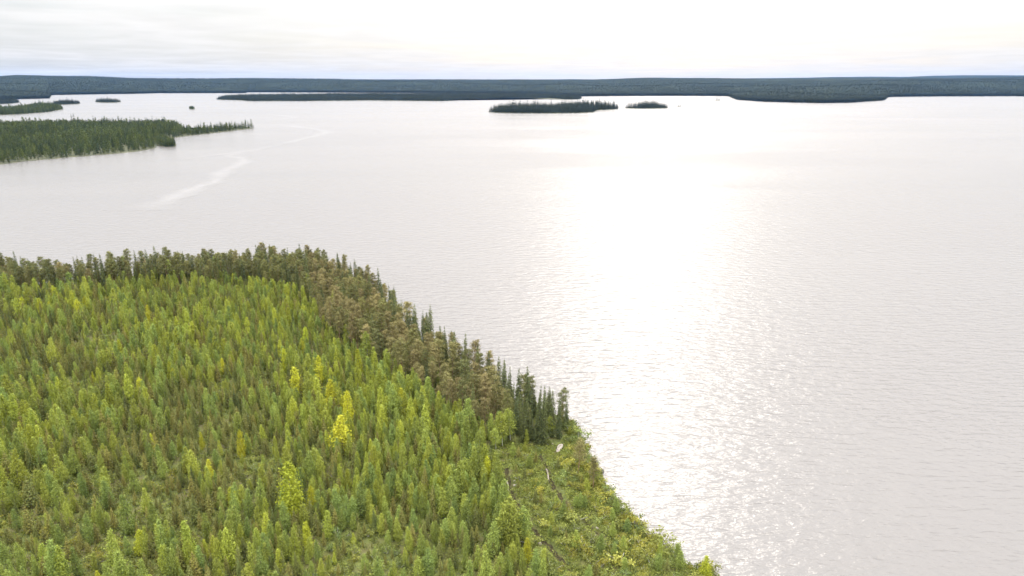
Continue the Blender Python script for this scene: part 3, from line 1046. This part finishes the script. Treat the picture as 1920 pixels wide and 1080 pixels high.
# ------------------------------------------------------------------ masses of further trees
def gn_mass(name, pts, scl, rot, var, protos, **props):
    """one object that scatters copies of tree models (lists of mesh objects) over its vertices"""
    me = bpy.data.meshes.new(name)
    me.vertices.add(len(pts))
    me.vertices.foreach_set('co', np.asarray(pts, np.float32).ravel())
    for nm, ty, arr in (('scl', 'FLOAT_VECTOR', scl), ('rot', 'FLOAT_VECTOR', rot)):
        a = me.attributes.new(nm, ty, 'POINT')
        a.data.foreach_set('vector', np.asarray(arr, np.float32).ravel())
    a = me.attributes.new('var', 'INT', 'POINT')
    a.data.foreach_set('value', np.asarray(var, np.int32))
    o = link(name, me, **props)
    ng = bpy.data.node_groups.new(name + '_nodes', 'GeometryNodeTree')
    ng.interface.new_socket('Geometry', in_out='INPUT', socket_type='NodeSocketGeometry')
    ng.interface.new_socket('Geometry', in_out='OUTPUT', socket_type='NodeSocketGeometry')
    gi = ng.nodes.new('NodeGroupInput'); go = ng.nodes.new('NodeGroupOutput')
    iop = ng.nodes.new('GeometryNodeInstanceOnPoints')
    jn = ng.nodes.new('GeometryNodeJoinGeometry')
    for objs in protos:
        j2 = ng.nodes.new('GeometryNodeJoinGeometry')
        for ob in objs:
            oi = ng.nodes.new('GeometryNodeObjectInfo')
            oi.transform_space = 'ORIGINAL'
            oi.inputs['Object'].default_value = ob
            ng.links.new(oi.outputs['Geometry'], j2.inputs[0])
        g2i = ng.nodes.new('GeometryNodeGeometryToInstance')
        ng.links.new(j2.outputs[0], g2i.inputs[0])
        ng.links.new(g2i.outputs[0], jn.inputs[0])

    def attr(nm, ty):
        n = ng.nodes.new('GeometryNodeInputNamedAttribute')
        n.data_type = ty
        n.inputs['Name'].default_value = nm
        return n.outputs['Attribute']
    ng.links.new(gi.outputs[0], iop.inputs['Points'])
    ng.links.new(jn.outputs[0], iop.inputs['Instance'])
    iop.inputs['Pick Instance'].default_value = True
    ng.links.new(attr('var', 'INT'), iop.inputs['Instance Index'])
    ng.links.new(attr('rot', 'FLOAT_VECTOR'), iop.inputs['Rotation'])
    ng.links.new(attr('scl', 'FLOAT_VECTOR'), iop.inputs['Scale'])
    ng.links.new(iop.outputs[0], go.inputs[0])
    md = o.modifiers.new('scatter', 'NODES')
    md.node_group = ng
    return o


MASSLAB = {'lime_birch': 'further lime green birches in the young stand', 'birch': 'small light green birches packed through the back of the young stand', 'young_pine': 'small olive pines packed through the back of the young stand',
           'young_spruce': 'small dark spruces packed through the back of the young stand', 'tall_pine': 'further brownish pines deep in the shore belt', 'green_pine': 'further olive pines deep in the shore belt',
           'tall_spruce': 'further dark spruces deep in the shore belt', 'spire': 'further narrow spruces deep in the shore belt', 'bush': 'further low shrubs of the shore clearing', 'yellow': 'further yellowing birches in the young stand',
           'tall_birch': 'further taller birches in the shore belt'}
for k, L in mass.items():
    if not L:
        continue
    pr = [v for v in range(len(KIND[k])) if (k, v) in REF]
    d = 2.0 if k == 'bush' else 10.0
    gn_mass(NAMES[k][0].replace('_tree', '') + '_thicket', [[t['p'][0], t['p'][1], t['z']] for t in L], [[t['h'] / d * t['w'], t['h'] / d * t['w'], t['h'] / d] for t in L],
            [[0, 0, t['rot']] for t in L], [i % len(pr) for i in range(len(L))], [REF[(k, v)] for v in pr], kind='stuff', label=MASSLAB[k])


# low growth on the forest floor and in the clearing
def tuft_mesh(i):
    r = np.random.default_rng(1200 + i)
    n = 46
    c = r.normal(size=(n, 3)) * np.array([0.38, 0.38, 0.10]) + np.array([0, 0, 0.22])
    c[:, 2] = np.maximum(c[:, 2], 0.05)
    v, f, lv = leaf_quads(c, r.uniform(0.16, 0.36, n), np.repeat(np.array([[0, 0, 0.7]]), n, 0), rng=r)
    return v, f, lv


def ground_cover():
    vs, fs, ls, n = [], [], [], 0
    T = [tuft_mesh(i) for i in range(10)]
    q1 = scatter(CLEAR, 1.15, rng2)
    q1 = q1[(signed(SHORE, q1) > 0.3) & in_view(q1, 1, 20)]
    dd = np.min([seg_dist(D, q1, False) for D in DITCH], axis=0)
    q1 = q1[dd > 0.75 + 0.4 * wavy(q1, 4.0)]
    q2 = scatter(LANDP, 1.9, rng2)
    q2 = q2[project(np.c_[q2, np.zeros(len(q2))])[:, 1] > 690]
    q2 = q2[in_view(q2, 1, 20) & (signed(SHORE, q2) > 0.5) & ~inside(CLEAR, q2)]
    q = np.concatenate([q1, q2])
    z = ground_z(q)
    for i, (p, zz_) in enumerate(zip(q, z)):
        v, f, l = T[i % 10]
        a = rng2.uniform(0, 6.28); s = rng2.uniform(0.8, 1.7)
        R = np.array([[math.cos(a), -math.sin(a), 0], [math.sin(a), math.cos(a), 0], [0, 0, 1]])
        vs.append((v * s) @ R.T + np.array([p[0], p[1], zz_]))
        fs.append(f + n); n += len(v)
        ls.append(np.clip(l * 0.6 + rng2.uniform(0, 0.4), 0, 1))
    return mesh_np('undergrowth', np.concatenate(vs), np.concatenate(fs), M['cover'], np.concatenate(ls))


M['cover'] = leaf_mat('undergrowth_leaves', (0.165, 0.168, 0.032), (0.105, 0.135, 0.032), 0.2, var=1.1)
link('undergrowth', ground_cover(), kind='stuff', label='low green and yellowish plants covering the forest floor and clearing')


# ------------------------------------------------------------------ stones, logs, ditches
def rock_mesh(seed, mat, sub=2, flat=0.7, name='boulder'):
    import bmesh
    bm = bmesh.new()
    bmesh.ops.create_icosphere(bm, subdivisions=sub, radius=1.0)
    r = np.random.default_rng(seed)
    ks = r.normal(size=(6, 3)); ph = r.uniform(0, 6, 6)
    for v in bm.verts:
        c = np.array(v.co)
        s = 1 + 0.13 * sum(math.sin(2.1 * float(k @ c) + p) for k, p in zip(ks, ph)) / 1.6
        for k in ks[:4]:
            kn = k / np.linalg.norm(k)
            dn = float(kn @ c) * s
            if dn > 0.78:
                s *= 0.78 / dn
        v.co = [c[0] * s, c[1] * s * 0.85, c[2] * s * flat]
    me = bpy.data.meshes.new(name)
    bm.to_mesh(me); bm.free()
    me.materials.append(mat)
    return me


ROCKS = [rock_mesh(40 + i, M['stone']) for i in range(5)]
for i, (x, y, s, lab) in enumerate([(1126, 884, 0.95, 'larger dark boulder in the water beside the leaning pine'), (1125, 895, 0.9, 'dark boulder just below the larger one at the leaning pine'),
                                   (1063, 787, 1.2, 'dark boulder at the tip of the rocky point'), (1058, 783, 0.8, 'smaller dark boulder behind the rocky point boulder'), (1068, 793, 0.7, 'low dark stone in front of the rocky point boulder'),
                                   (1093, 820, 0.55, 'dark stone in the water above the shore pines'), (1133, 922, 0.45, 'small stone first below the two dark boulders'), (1138, 924, 0.4, 'small stone standing in water below the two dark boulders'),
                                   (1145, 931, 0.5, 'lone wet stone off the shore bend'), (1193, 988, 0.6, 'dark stone at the middle of the shore bank'), (1199, 998, 0.7, 'dark flat stone below the middle bank stone'),
                                   (1250, 1034, 0.55, 'dark stone on the lower shore between the birches'), (1294, 1058, 0.6, 'dark stone beside the bottom yellow-green birch'), (1300, 1066, 0.45, 'small dark stone lowest on the shore')]):
    p = pix(x, y, 0.2)
    o = link('boulder', ROCKS[i % 5], label=lab, category='boulder', group='dark boulders along the shore')
    o.location = (p[0], p[1], 0.22 * s)
    o.scale = (s, s, s)
    o.rotation_euler = (0, 0, i * 1.3)

SVIS = vis[3:11]
for i in range(30):
    k = (i + 0.5 + float(RNG.uniform(-0.35, 0.35))) / 30 * (len(SVIS) - 1)
    j = min(int(k), len(SVIS) - 2)
    q = SVIS[j] + (SVIS[j + 1] - SVIS[j]) * (k - j)
    tq = (SVIS[j + 1] - SVIS[j]) / np.linalg.norm(SVIS[j + 1] - SVIS[j])
    q = q + np.array([-tq[1], tq[0]]) * float(RNG.uniform(-0.3, 0.9))
    sz = float(RNG.uniform(0.25, 0.55))
    o = link('shore_stone', ROCKS[i % 5], label=ORD[i] + ' small dark stone at the open waterline, counted from the rocky point', category='stone', group='small stones at the waterline')
    o.location = (q[0], q[1], 0.1); o.scale = (sz, sz * 1.2, sz); o.rotation_euler = (0, 0, i * 2.1)

PROCK = [rock_mesh(60 + i, M['pale_stone'], flat=0.55, name='pale_stone') for i in range(4)]
for i, (x, y, sx, sy, lab) in enumerate([(965, 906, 0.45, 0.4, 'rounded pale stone right of the pale log'), (964, 913, 0.4, 0.3, 'second pale stone right of the pale log'), (947, 915, 0.25, 0.3, 'tiny pale stone left of the pale log'),
                                        (1036, 830, 0.35, 0.3, 'small pale stone beside the bare pale rock'), (917, 879, 0.4, 0.35, 'pale stone at the left edge of the clearing'), (986, 855, 0.3, 0.3, 'pale stone in the upper clearing'),
                                        (1120, 992, 0.45, 0.35, 'pale stone above the short lower ditch'), (1116, 1006, 0.45, 0.4, 'pale stone at the head of the short lower ditch'), (1133, 1022, 0.7, 0.4, 'long pale stone in the short lower ditch'),
                                        (978, 1009, 0.4, 0.35, 'pale stone below the lone birch'), (1012, 1024, 0.45, 0.4, 'pale stone on the ditch bank near the bottom'), (1046, 1006, 0.25, 0.25, 'tiny pale stone between the ditches'), (1030, 1053, 0.3, 0.3, 'small pale stone near the bottom edge')]):
    p = pix(x, y, 1.2)
    z = float(ground_z(p[None, :2])[0])
    o = link('stone', PROCK[i % 4], label=lab, category='stone', group='pale stones in the clearing')
    o.location = (p[0], p[1], z + 0.34 * sy); o.scale = (sx, sx, sy * 1.4); o.rotation_euler = (0, 0, i * 0.9)
for i, (pts, w, lab) in enumerate([([(1053, 830), (1049, 836), (1046, 846)], 0.75, 'bare pale rock strip at the top of the clearing')]):
    for j, (x, y) in enumerate(pts):
        pass
    c = pix(1049.5, 838, 1.3)
    z = float(ground_z(c[None, :2])[0])
    o = link('bare_rock', rock_mesh(77, M['pale_stone'], 3, 0.5, 'bare_rock'), label=lab, category='rock')
    a, b = pix(1053, 829, 1.3), pix(1045, 848, 1.3)
    L = np.linalg.norm(b - a)
    o.location = (c[0], c[1], z + 0.35); o.scale = (w, L * 0.5, 0.8)
    o.rotation_euler = (0, 0, math.atan2((b - a)[1], (b - a)[0]) - math.pi / 2)
for i, (a, b, r, lab) in enumerate([((950, 906), (954, 924), 0.22, 'pale grey log lying along the left ditch'), ((1024, 880), (1030, 903), 0.26, 'pale weathered log lying along the middle ditch'), ((930, 846), (946, 853), 0.10, 'thin fallen birch stem at the clearing edge')]):
    pa, pb = pix(*a, 1.2), pix(*b, 1.2)
    pa[2] = float(ground_z(pa[None, :2])[0]); pb[2] = float(ground_z(pb[None, :2])[0])
    off = 0.45 + r
    pts = [pa + (pb - pa) * t + np.array([0.15 * math.sin(t * 5), 0, off]) for t in np.linspace(0, 1, 6)]
    v, f = tube(pts, [r, r * 0.95, r * 0.9, r * 0.85, r * 0.8, r * 0.7], 8)
    link('log', mesh_np('log', v, f, M['log'], smooth=True), label=lab, category='log', group='pale logs in the clearing')


def ditch_strip(D, w, lab):
    t = np.linspace(0, len(D) - 1, len(D) * 10)
    i = np.minimum(t.astype(int), len(D) - 2)
    C = D[i] + (D[i + 1] - D[i]) * (t - i)[:, None]
    T = np.gradient(C, axis=0); T /= np.linalg.norm(T, axis=1)[:, None] + 1e-9
    Nn = np.stack([-T[:, 1], T[:, 0]], 1)
    ww = w * (1 + 0.25 * np.sin(t * 7) + 0.2 * np.sin(t * 17))
    A, B = C + Nn * ww[:, None] * 0.5, C - Nn * ww[:, None] * 0.5
    za, zb, zc = ground_z(A) + 0.10, ground_z(B) + 0.10, ground_z(C) + 0.12
    v = np.concatenate([np.c_[A, za], np.c_[C, zc], np.c_[B, zb]])
    n = len(C)
    f = [[k, k + 1, n + k + 1, n + k] for k in range(n - 1)] + [[n + k, n + k + 1, 2 * n + k + 1, 2 * n + k] for k in range(n - 1)]
    link('ditch', mesh_np('ditch', v, f, M['peat'], smooth=True), kind='structure', label=lab)


ditch_strip(DITCH[0], 1.15, 'long dark peaty ditch running down the clearing')
ditch_strip(DITCH[1], 1.1, 'dark peaty ditch in the middle of the clearing')
ditch_strip(DITCH[2], 0.8, 'short dark ditch low on the clearing')


# ------------------------------------------------------------------ far shores
def land_mesh(name, poly, label, top=1.2, step=None, mat='ground'):
    poly = roughen(poly, max(8.0, np.ptp(poly, 0).max() / 120), np.ptp(poly, 0).max() / 500, np.random.default_rng(len(poly) * 7))
    c = poly.mean(0)
    v = []
    n = len(poly)
    # a low shield of land with a sloping rim
    vs = np.concatenate([np.c_[poly, np.full(n, -0.4)], np.c_[c + (poly - c) * 0.985, np.full(n, 0.5)], np.c_[c + (poly - c) * 0.9, np.full(n, top)]])
    import bmesh
    bm = bmesh.new()
    V = [bm.verts.new(p) for p in vs]
    for k in range(n):
        k2 = (k + 1) % n
        for r_ in (0, 1):
            bm.faces.new([V[r_ * n + k], V[r_ * n + k2], V[(r_ + 1) * n + k2], V[(r_ + 1) * n + k]])
    cap = bm.faces.new(V[2 * n:3 * n])
    bmesh.ops.triangulate(bm, faces=[cap])
    bmesh.ops.recalc_face_normals(bm, faces=bm.faces[:])
    me = bpy.data.meshes.new(name)
    bm.to_mesh(me); bm.free()
    me.materials.append(M['far_ground'])
    return link(name, me, kind='structure', label=label)


M['far_ground'] = noise_mat('far_ground', (0.030, 0.036, 0.016), (0.055, 0.055, 0.028), 0.1, bump=0)
FREF = {}


def far_tree(kind, var, p, h, w, label, group=None, name='conifer_tree'):
    tm, cm = KIND[kind][var]
    o = bpy.data.objects.new(name, None)
    COL.objects.link(o)
    o.location = (p[0], p[1], 0.6)
    o.scale = (h / 10 * w, h / 10 * w, h / 10)
    o.rotation_euler = (0, 0, float(RNG.uniform(0, 6)))
    o['label'] = label; o['category'] = 'tree'
    if group:
        o['group'] = group
    a, b = link('trunk', tm, o), link('crown', cm, o)
    FREF.setdefault((kind, var), (a, b))
    return o


# trees one can tell apart on the tip of the wooded point
tipx = [352, 358, 364, 371, 377, 384, 390, 397, 404, 411, 417, 424, 431, 436, 443, 449, 455, 461, 466, 472]
for i, x in enumerate(reversed(tipx)):
    yb = 240.5 + (472 - x) * 0.115
    p = pix(x, yb - RNG.uniform(0, 2.0))
    kk = 'far_leafy' if i in (0, 3, 7) else 'far_conifer'
    far_tree(kk, {0: 0, 3: 1, 7: 2}[i] if kk == 'far_leafy' else i % 5, p, float(RNG.uniform(13.5, 18.5)), float(RNG.uniform(0.75, 1.2)), ORD[i] + ' tree from the tip of the wooded point across the lake', 'trees on the tip of the wooded point')
for i, (x, yb, h, lab) in enumerate([(135.5, 230, 21, 'taller conifer left of two standing above the far wood'), (140, 230, 23, 'tallest conifer standing above the far wood on the left')]):
    far_tree('far_conifer', i, pix(x, yb), h, 1.0, lab)
for i, (x, yb, h, w, lab) in enumerate([(1344, 187.5, 22, 1.3, 'left tree on the tiny islet below the far shore'), (1348, 188, 15, 2.0, 'right tree on the tiny islet below the far shore'),
                                       (1272, 199.5, 8, 2.0, 'low bush on the tiny rock right of the two islands'), (1276, 199.3, 14, 0.7, 'thin tree on the tiny rock right of the two islands')]):
    far_tree('dark_conifer', i % 3, pix(x, yb), h, w, lab)
REFS_C = [FREF[('far_conifer', v)] for v in range(5)]
REFS_L = [FREF[('far_leafy', v)] for v in range(3)]
PROTOS = REFS_C + REFS_L
DARK = [FREF[('dark_conifer', v)] for v in range(3)]


def wood(name, poly, step, hmin, hmax, label, leafy=0.2, wmul=1.0, dark=False, thin=None):
    r = np.random.default_rng(len(poly) * 13 + int(step * 10))
    q = scatter(poly, step, r)
    d = seg_dist(poly, q)
    q = q[d > step * 0.25]
    if thin is not None:
        q = q[(q[:, 0] < thin) | (r.uniform(size=len(q)) < 0.4)]
    dd_ = seg_dist(poly, q)
    h = (hmin + (hmax - hmin) * r.beta(1.6, 2.0, len(q))) * (1 + 0.16 * wavy(q, 60)) * (0.72 + 0.28 * np.clip(dd_ / 30, 0, 1))
    h *= np.where(r.uniform(size=len(q)) < 0.06, 1.35, 1.0)
    w = r.uniform(0.85, 1.25, len(q)) * wmul
    s = h / 10
    field = wavy(q, 90.0)
    leaf = r.uniform(size=len(q)) < np.clip(leafy + 0.22 * field, 0.02, 0.8)
    var = np.where(leaf, 5 + r.integers(0, 3, len(q)), r.integers(0, 5, len(q)))
    z = np.full(len(q), 0.7)
    if dark:
        var = r.integers(0, 3, len(q))
    return gn_mass(name, np.c_[q, z], np.c_[s * w, s * w, s], np.c_[np.zeros(len(q)), np.zeros(len(q)), r.uniform(0, 6.28, len(q))], var, DARK if dark else PROTOS, kind='stuff', label=label)


PEN = poly_px([(-260, 335), (-120, 322), (0, 309), (60, 302), (95, 299), (150, 294), (215, 289), (262, 284), (290, 279), (298, 274), (310, 266), (318, 260), (328, 258), (345, 256), (400, 250), (440, 245), (478, 240.5), (470, 238.5), (430, 240), (390, 243), (350, 246), (338, 242),
               (335, 238), (250, 237), (150, 237), (60, 237), (0, 237), (-260, 238)])
land_mesh('wooded_point', PEN, 'low wooded point reaching into the lake from the left')
wood('point_forest', PEN, 5.4, 8.5, 19.0, 'dark green forest on the wooded point across the lake', 0.28, thin=float(pix(350, 245)[0]))
ISL0 = poly_px([(298, 274), (312, 276), (329, 275), (331, 272), (326, 269), (312, 268.5), (300, 270)])
land_mesh('islet', ISL0, 'small round islet beside the wooded point')
wood('islet_trees', ISL0, 4.0, 11, 15, 'rounded dark trees covering the islet beside the wooded point', 0.6, 1.3)
CAUSE = poly_px([(288, 273), (300, 273.5), (301, 271.5), (289, 270.5)])
land_mesh('sand_spit', CAUSE, 'thin spit joining the islet to the wooded point')
wood('spit_bushes', CAUSE, 5.0, 3, 5, 'low bushes on the thin spit beside the islet', 0.8, 1.6)
LP2 = poly_px([(-200, 222), (-100, 220), (0, 216), (40, 214.5), (90, 210.5), (112, 206.5), (119, 205.0), (117, 203.5), (112, 202), (108, 200), (60, 201), (46, 203), (30, 206), (0, 207), (-200, 208)])
land_mesh('second_point', LP2, 'second wooded point behind the first on the left')
wood('second_point_forest', LP2, 7.5, 9, 21, 'dark forest on the second wooded point on the left', 0.2)
LP3 = poly_px([(100, 197.0), (120, 196.2), (148, 194.8), (152, 194), (148, 193), (120, 193), (100, 194)])
land_mesh('narrow_island', LP3, 'narrow wooded island behind the second point')
wood('narrow_island_forest', LP3, 8.0, 9, 21, 'dark trees on the narrow island behind the second point', 0.1, 1.0, True)
L1 = poly_px([(178, 191.6), (190, 192.4), (215, 192.6), (228, 191.4), (226, 190.4), (200, 189.6), (182, 190.2)])
land_mesh('oval_island', L1, 'small oval wooded island in the left of the lake')
wood('oval_island_forest', L1, 9.0, 9, 23, 'dark trees on the small oval island on the left', 0.1, 1.0, True)
L2 = poly_px([(354.5, 204.6), (360, 205.0), (366, 204.6), (365, 203.9), (359, 203.6), (355, 204)])
land_mesh('tiny_islet', L2, 'tiny islet alone in the open lake on the left')
wood('tiny_islet_trees', L2, 5.0, 10, 15, 'few round trees on the tiny lone islet', 0.6, 1.2)
I1 = poly_px([(914, 210.2), (930, 211.6), (980, 212.4), (1040, 212.8), (1090, 212.0), (1112, 210.6), (1120, 207), (1150, 205.4), (1161, 204.2), (1158, 202.8), (1120, 202.6), (1060, 203.5), (1000, 205), (940, 207), (918, 208.8)])
land_mesh('long_island', I1, 'long wooded island in the middle of the lake')
wood('long_island_forest', I1, 8.5, 11, 30, 'dark spruce forest on the long middle island', 0.08, 1.0, True)
I2 = poly_px([(1169, 203.0), (1190, 203.6), (1220, 203.8), (1250, 203.2), (1253, 202.2), (1245, 200.8), (1215, 200.6), (1190, 201.8), (1172, 202.4)])
land_mesh('short_island', I2, 'short wooded island right of the long island')
wood('short_island_forest', I2, 8.5, 9, 28, 'dark trees on the short island right of the long one', 0.08, 1.0, True)
for nm, pts, lab in [('rock_islet', [(1340, 188.3), (1346, 188.6), (1351, 188.2), (1349, 187.4), (1343, 187.3)], 'tiny rock islet below the far shore'), ('rock_islet', [(1269, 199.8), (1273, 200), (1278, 199.6), (1276, 199.0), (1271, 199.1)], 'tiny rock islet right of the two islands')]:
    land_mesh(nm, poly_px(pts), lab, 0.8)
FP = poly_px([(404, 186.6), (440, 188.0), (474, 189.8), (560, 189.6), (640, 189.0), (690, 188.4), (760, 189.0), (830, 189.8), (872, 187.6), (920, 186.0), (965, 184.6), (1028, 184.8), (1060, 186.8), (1088, 186.4), (1092, 184.0), (1060, 182.0), (1000, 179.5), (900, 178.6), (800, 178.2), (700, 178.6), (600, 179.6), (500, 181.0), (420, 183.4)])
land_mesh('long_far_point', FP, 'long dark wooded point below the far hills', 2.0)
wood('long_far_point_forest', FP, 12.0, 9, 24, 'dark forest on the long point below the far hills', 0.06, 1.5, True)
LL = poly_px([(-200, 197), (0, 195.2), (26, 194.2), (38, 192.0), (34, 190.6), (10, 190.4), (-200, 192)])
land_mesh('left_far_point', LL, 'dark wooded point at the left edge below the hills')
wood('left_far_point_forest', LL, 9.0, 13, 18, 'dark forest on the point at the left edge', 0.1, 1.3, True)

# main far shore with its hills, one terrain sheet in rings outward from the shoreline
SHX = [-700, 0, 27, 29, 92, 95, 160, 240, 300, 460, 463, 640, 800, 1000, 1088, 1150, 1250, 1366, 1370, 1382, 1425, 1480, 1540, 1595, 1658, 1665, 1700, 1760, 1830, 1900, 1920, 2600]
SHY = [188, 187, 187, 186, 184.4, 178.2, 177, 176, 174.6, 174.4, 173.0, 173.4, 174, 176, 180.6, 180.0, 179.6, 180, 182, 187, 190.2, 192, 193.2, 192.4, 188, 181.8, 181.2, 180.6, 180.4, 180.0, 180.6, 181]
Y1 = ([-700, 0, 40, 110, 170, 240, 400, 600, 830, 1000, 1100, 1210, 1400, 1600, 1750, 1920, 2600], [145, 145, 143, 144.2, 144.6, 147.6, 149.0, 149.6, 151.2, 151, 150, 148.2, 148.8, 147.4, 148, 147.6, 147])
Y2 = ([-700, 0, 300, 830, 1210, 1400, 1500, 1600, 1700, 1800, 1920, 2600], [146, 146.5, 148.6, 150.4, 149.2, 147.4, 146.2, 145.0, 144.8, 142.4, 142.2, 143])


def far_cols():
    xs = np.arange(-700, 2601, 4.0)
    rings = np.concatenate([[0, 4, 10, 40], np.linspace(120, 1500, 24), np.linspace(1700, 6000, 36), np.linspace(6400, 13500, 26)])
    sh = np.interp(xs, SHX, SHY) + RNG.normal(0, 0.10, len(xs))
    G = np.array([pix(x, y)[:2] for x, y in zip(xs, sh)])
    r0 = np.linalg.norm(G, axis=1)
    D = G / r0[:, None]
    y1, y2 = np.interp(xs, *Y1), np.interp(xs, *Y2)
    kk = np.ones(81) / 81
    r0s = np.minimum(np.convolve(np.pad(r0, 40, mode='edge'), kk, 'valid'), 8000)

    def height_for(x, y, r):
        d = np.array([pix_dir(a, b) for a, b in zip(x, y)])
        return CAM_H + r * d[:, 2] / np.hypot(d[:, 0], d[:, 1])
    R1, R2 = 9500.0, 18000.0
    H1, H2 = height_for(xs, y1, R1), height_for(xs, y2, R2)
    V = []
    for s in rings:
        wb = min(1.0, s / 3000.0)
        r = r0 * (1 - wb) + r0s * wb + s
        q = D * r[:, None]
        a = np.clip((r - r0s) / (R1 - r0s), 0, 1)
        b = np.clip((r - R1) / (R2 - R1), 0, 1)
        sm = a * a * (3 - 2 * a)
        h = H1 * (0.35 * a + 0.65 * sm)
        dip = np.sin(b * math.pi) ** 2 * 60
        h = np.where(r > R1, H1 + (H2 - H1) * b * b * (3 - 2 * b) - dip, h)
        roll = (24 * wavy(q, 700.0) + 13 * wavy(q + 999, 260.0)) * np.clip(s / 1800, 0, 1) * np.clip(1 - np.abs(r - R1) / 1e9, 0, 1)
        roll *= np.where(r < R1, 1 - sm * 0.8, 0.25)
        can = 9.0 * np.clip((s - 30) / 60, 0, 1)
        h = np.maximum(h + roll, 0) * np.clip(s / 300, 0, 1) + can + np.clip(s * 0.12, 0, 1.0) - 0.4
        V.append(np.c_[q, np.clip(h, -0.4, 320)])
    V = np.array(V)
    nr, nc = V.shape[:2]
    idx = np.arange(nr * nc).reshape(nr, nc)
    f = np.stack([idx[:-1, :-1], idx[:-1, 1:], idx[1:, 1:], idx[1:, :-1]], -1).reshape(-1, 4)
    me = mesh_np('far_hills', V.reshape(-1, 3), f[:, ::-1], M['canopy'], smooth=True)
    link('far_hills', me, kind='structure', label='long low forested hills along the horizon behind the lake')
    return xs, r0, D, rings, V


fx, fr0, fD, frings, FV = far_cols()


def far_forest():
    r = np.random.default_rng(77)
    n = 160000
    u = r.uniform(0, len(fx) - 1.001, n)
    u = u[(fx[u.astype(int)] > -120) & (fx[u.astype(int)] < 2040)]
    n = len(u)
    i = u.astype(int); t = u - i
    s = np.concatenate([r.uniform(2, 45, n // 4), 45 + 3600 * r.uniform(0, 1, n - n // 4) ** 1.5])
    r.shuffle(s)
    k = np.clip(np.searchsorted(frings, s) - 1, 0, len(frings) - 2)
    g = (s - frings[k]) / (frings[k + 1] - frings[k])
    a = FV[k, i] * (1 - t)[:, None] + FV[k, i + 1] * t[:, None]
    b = FV[k + 1, i] * (1 - t)[:, None] + FV[k + 1, i + 1] * t[:, None]
    p = a + (b - a) * g[:, None]
    can = 9.0 * np.clip((s - 30) / 60, 0, 1)
    h = r.uniform(12, 19, n)
    p[:, 2] -= can * 0.9
    w = r.uniform(1.2, 2.2, n)
    ss = h / 10
    var = r.integers(0, 3, n)
    gn_mass('far_shore_forest', p, np.c_[ss * w, ss * w, ss], np.c_[np.zeros(n), np.zeros(n), r.uniform(0, 6.28, n)], var, DARK, kind='stuff', label='dense dark forest along the far shore of the lake')


far_forest()

# ------------------------------------------------------------------ the air
def haze():
    m, nt, out = new_mat('haze_air')
    v = N(nt, 'ShaderNodeVolumePrincipled')
    v.inputs['Color'].default_value = (0.17, 0.43, 1.0, 1)
    v.inputs['Density'].default_value = 1.0e-5
    v.inputs['Anisotropy'].default_value = 0.0
    nt.links.new(v.outputs[0], out.inputs['Volume'])
    R = HAZE_R
    z0, z1 = -1.7, 330.0
    vv = [[x, y, z] for z in (z0, z1) for x, y in ((-R, -R), (R, -R), (R, R), (-R, R))]
    f = [[3, 2, 1, 0], [4, 5, 6, 7], [0, 1, 5, 4], [1, 2, 6, 5], [2, 3, 7, 6], [3, 0, 4, 7]]
    o = link('haze', mesh_np('haze', vv, f, m), kind='stuff', label='thin bluish haze over the lake and hills')
    return o


haze()
print('TREES', {k: len(v) for k, v in by.items()}, 'solo', len(solo), 'objects', len(bpy.data.objects))
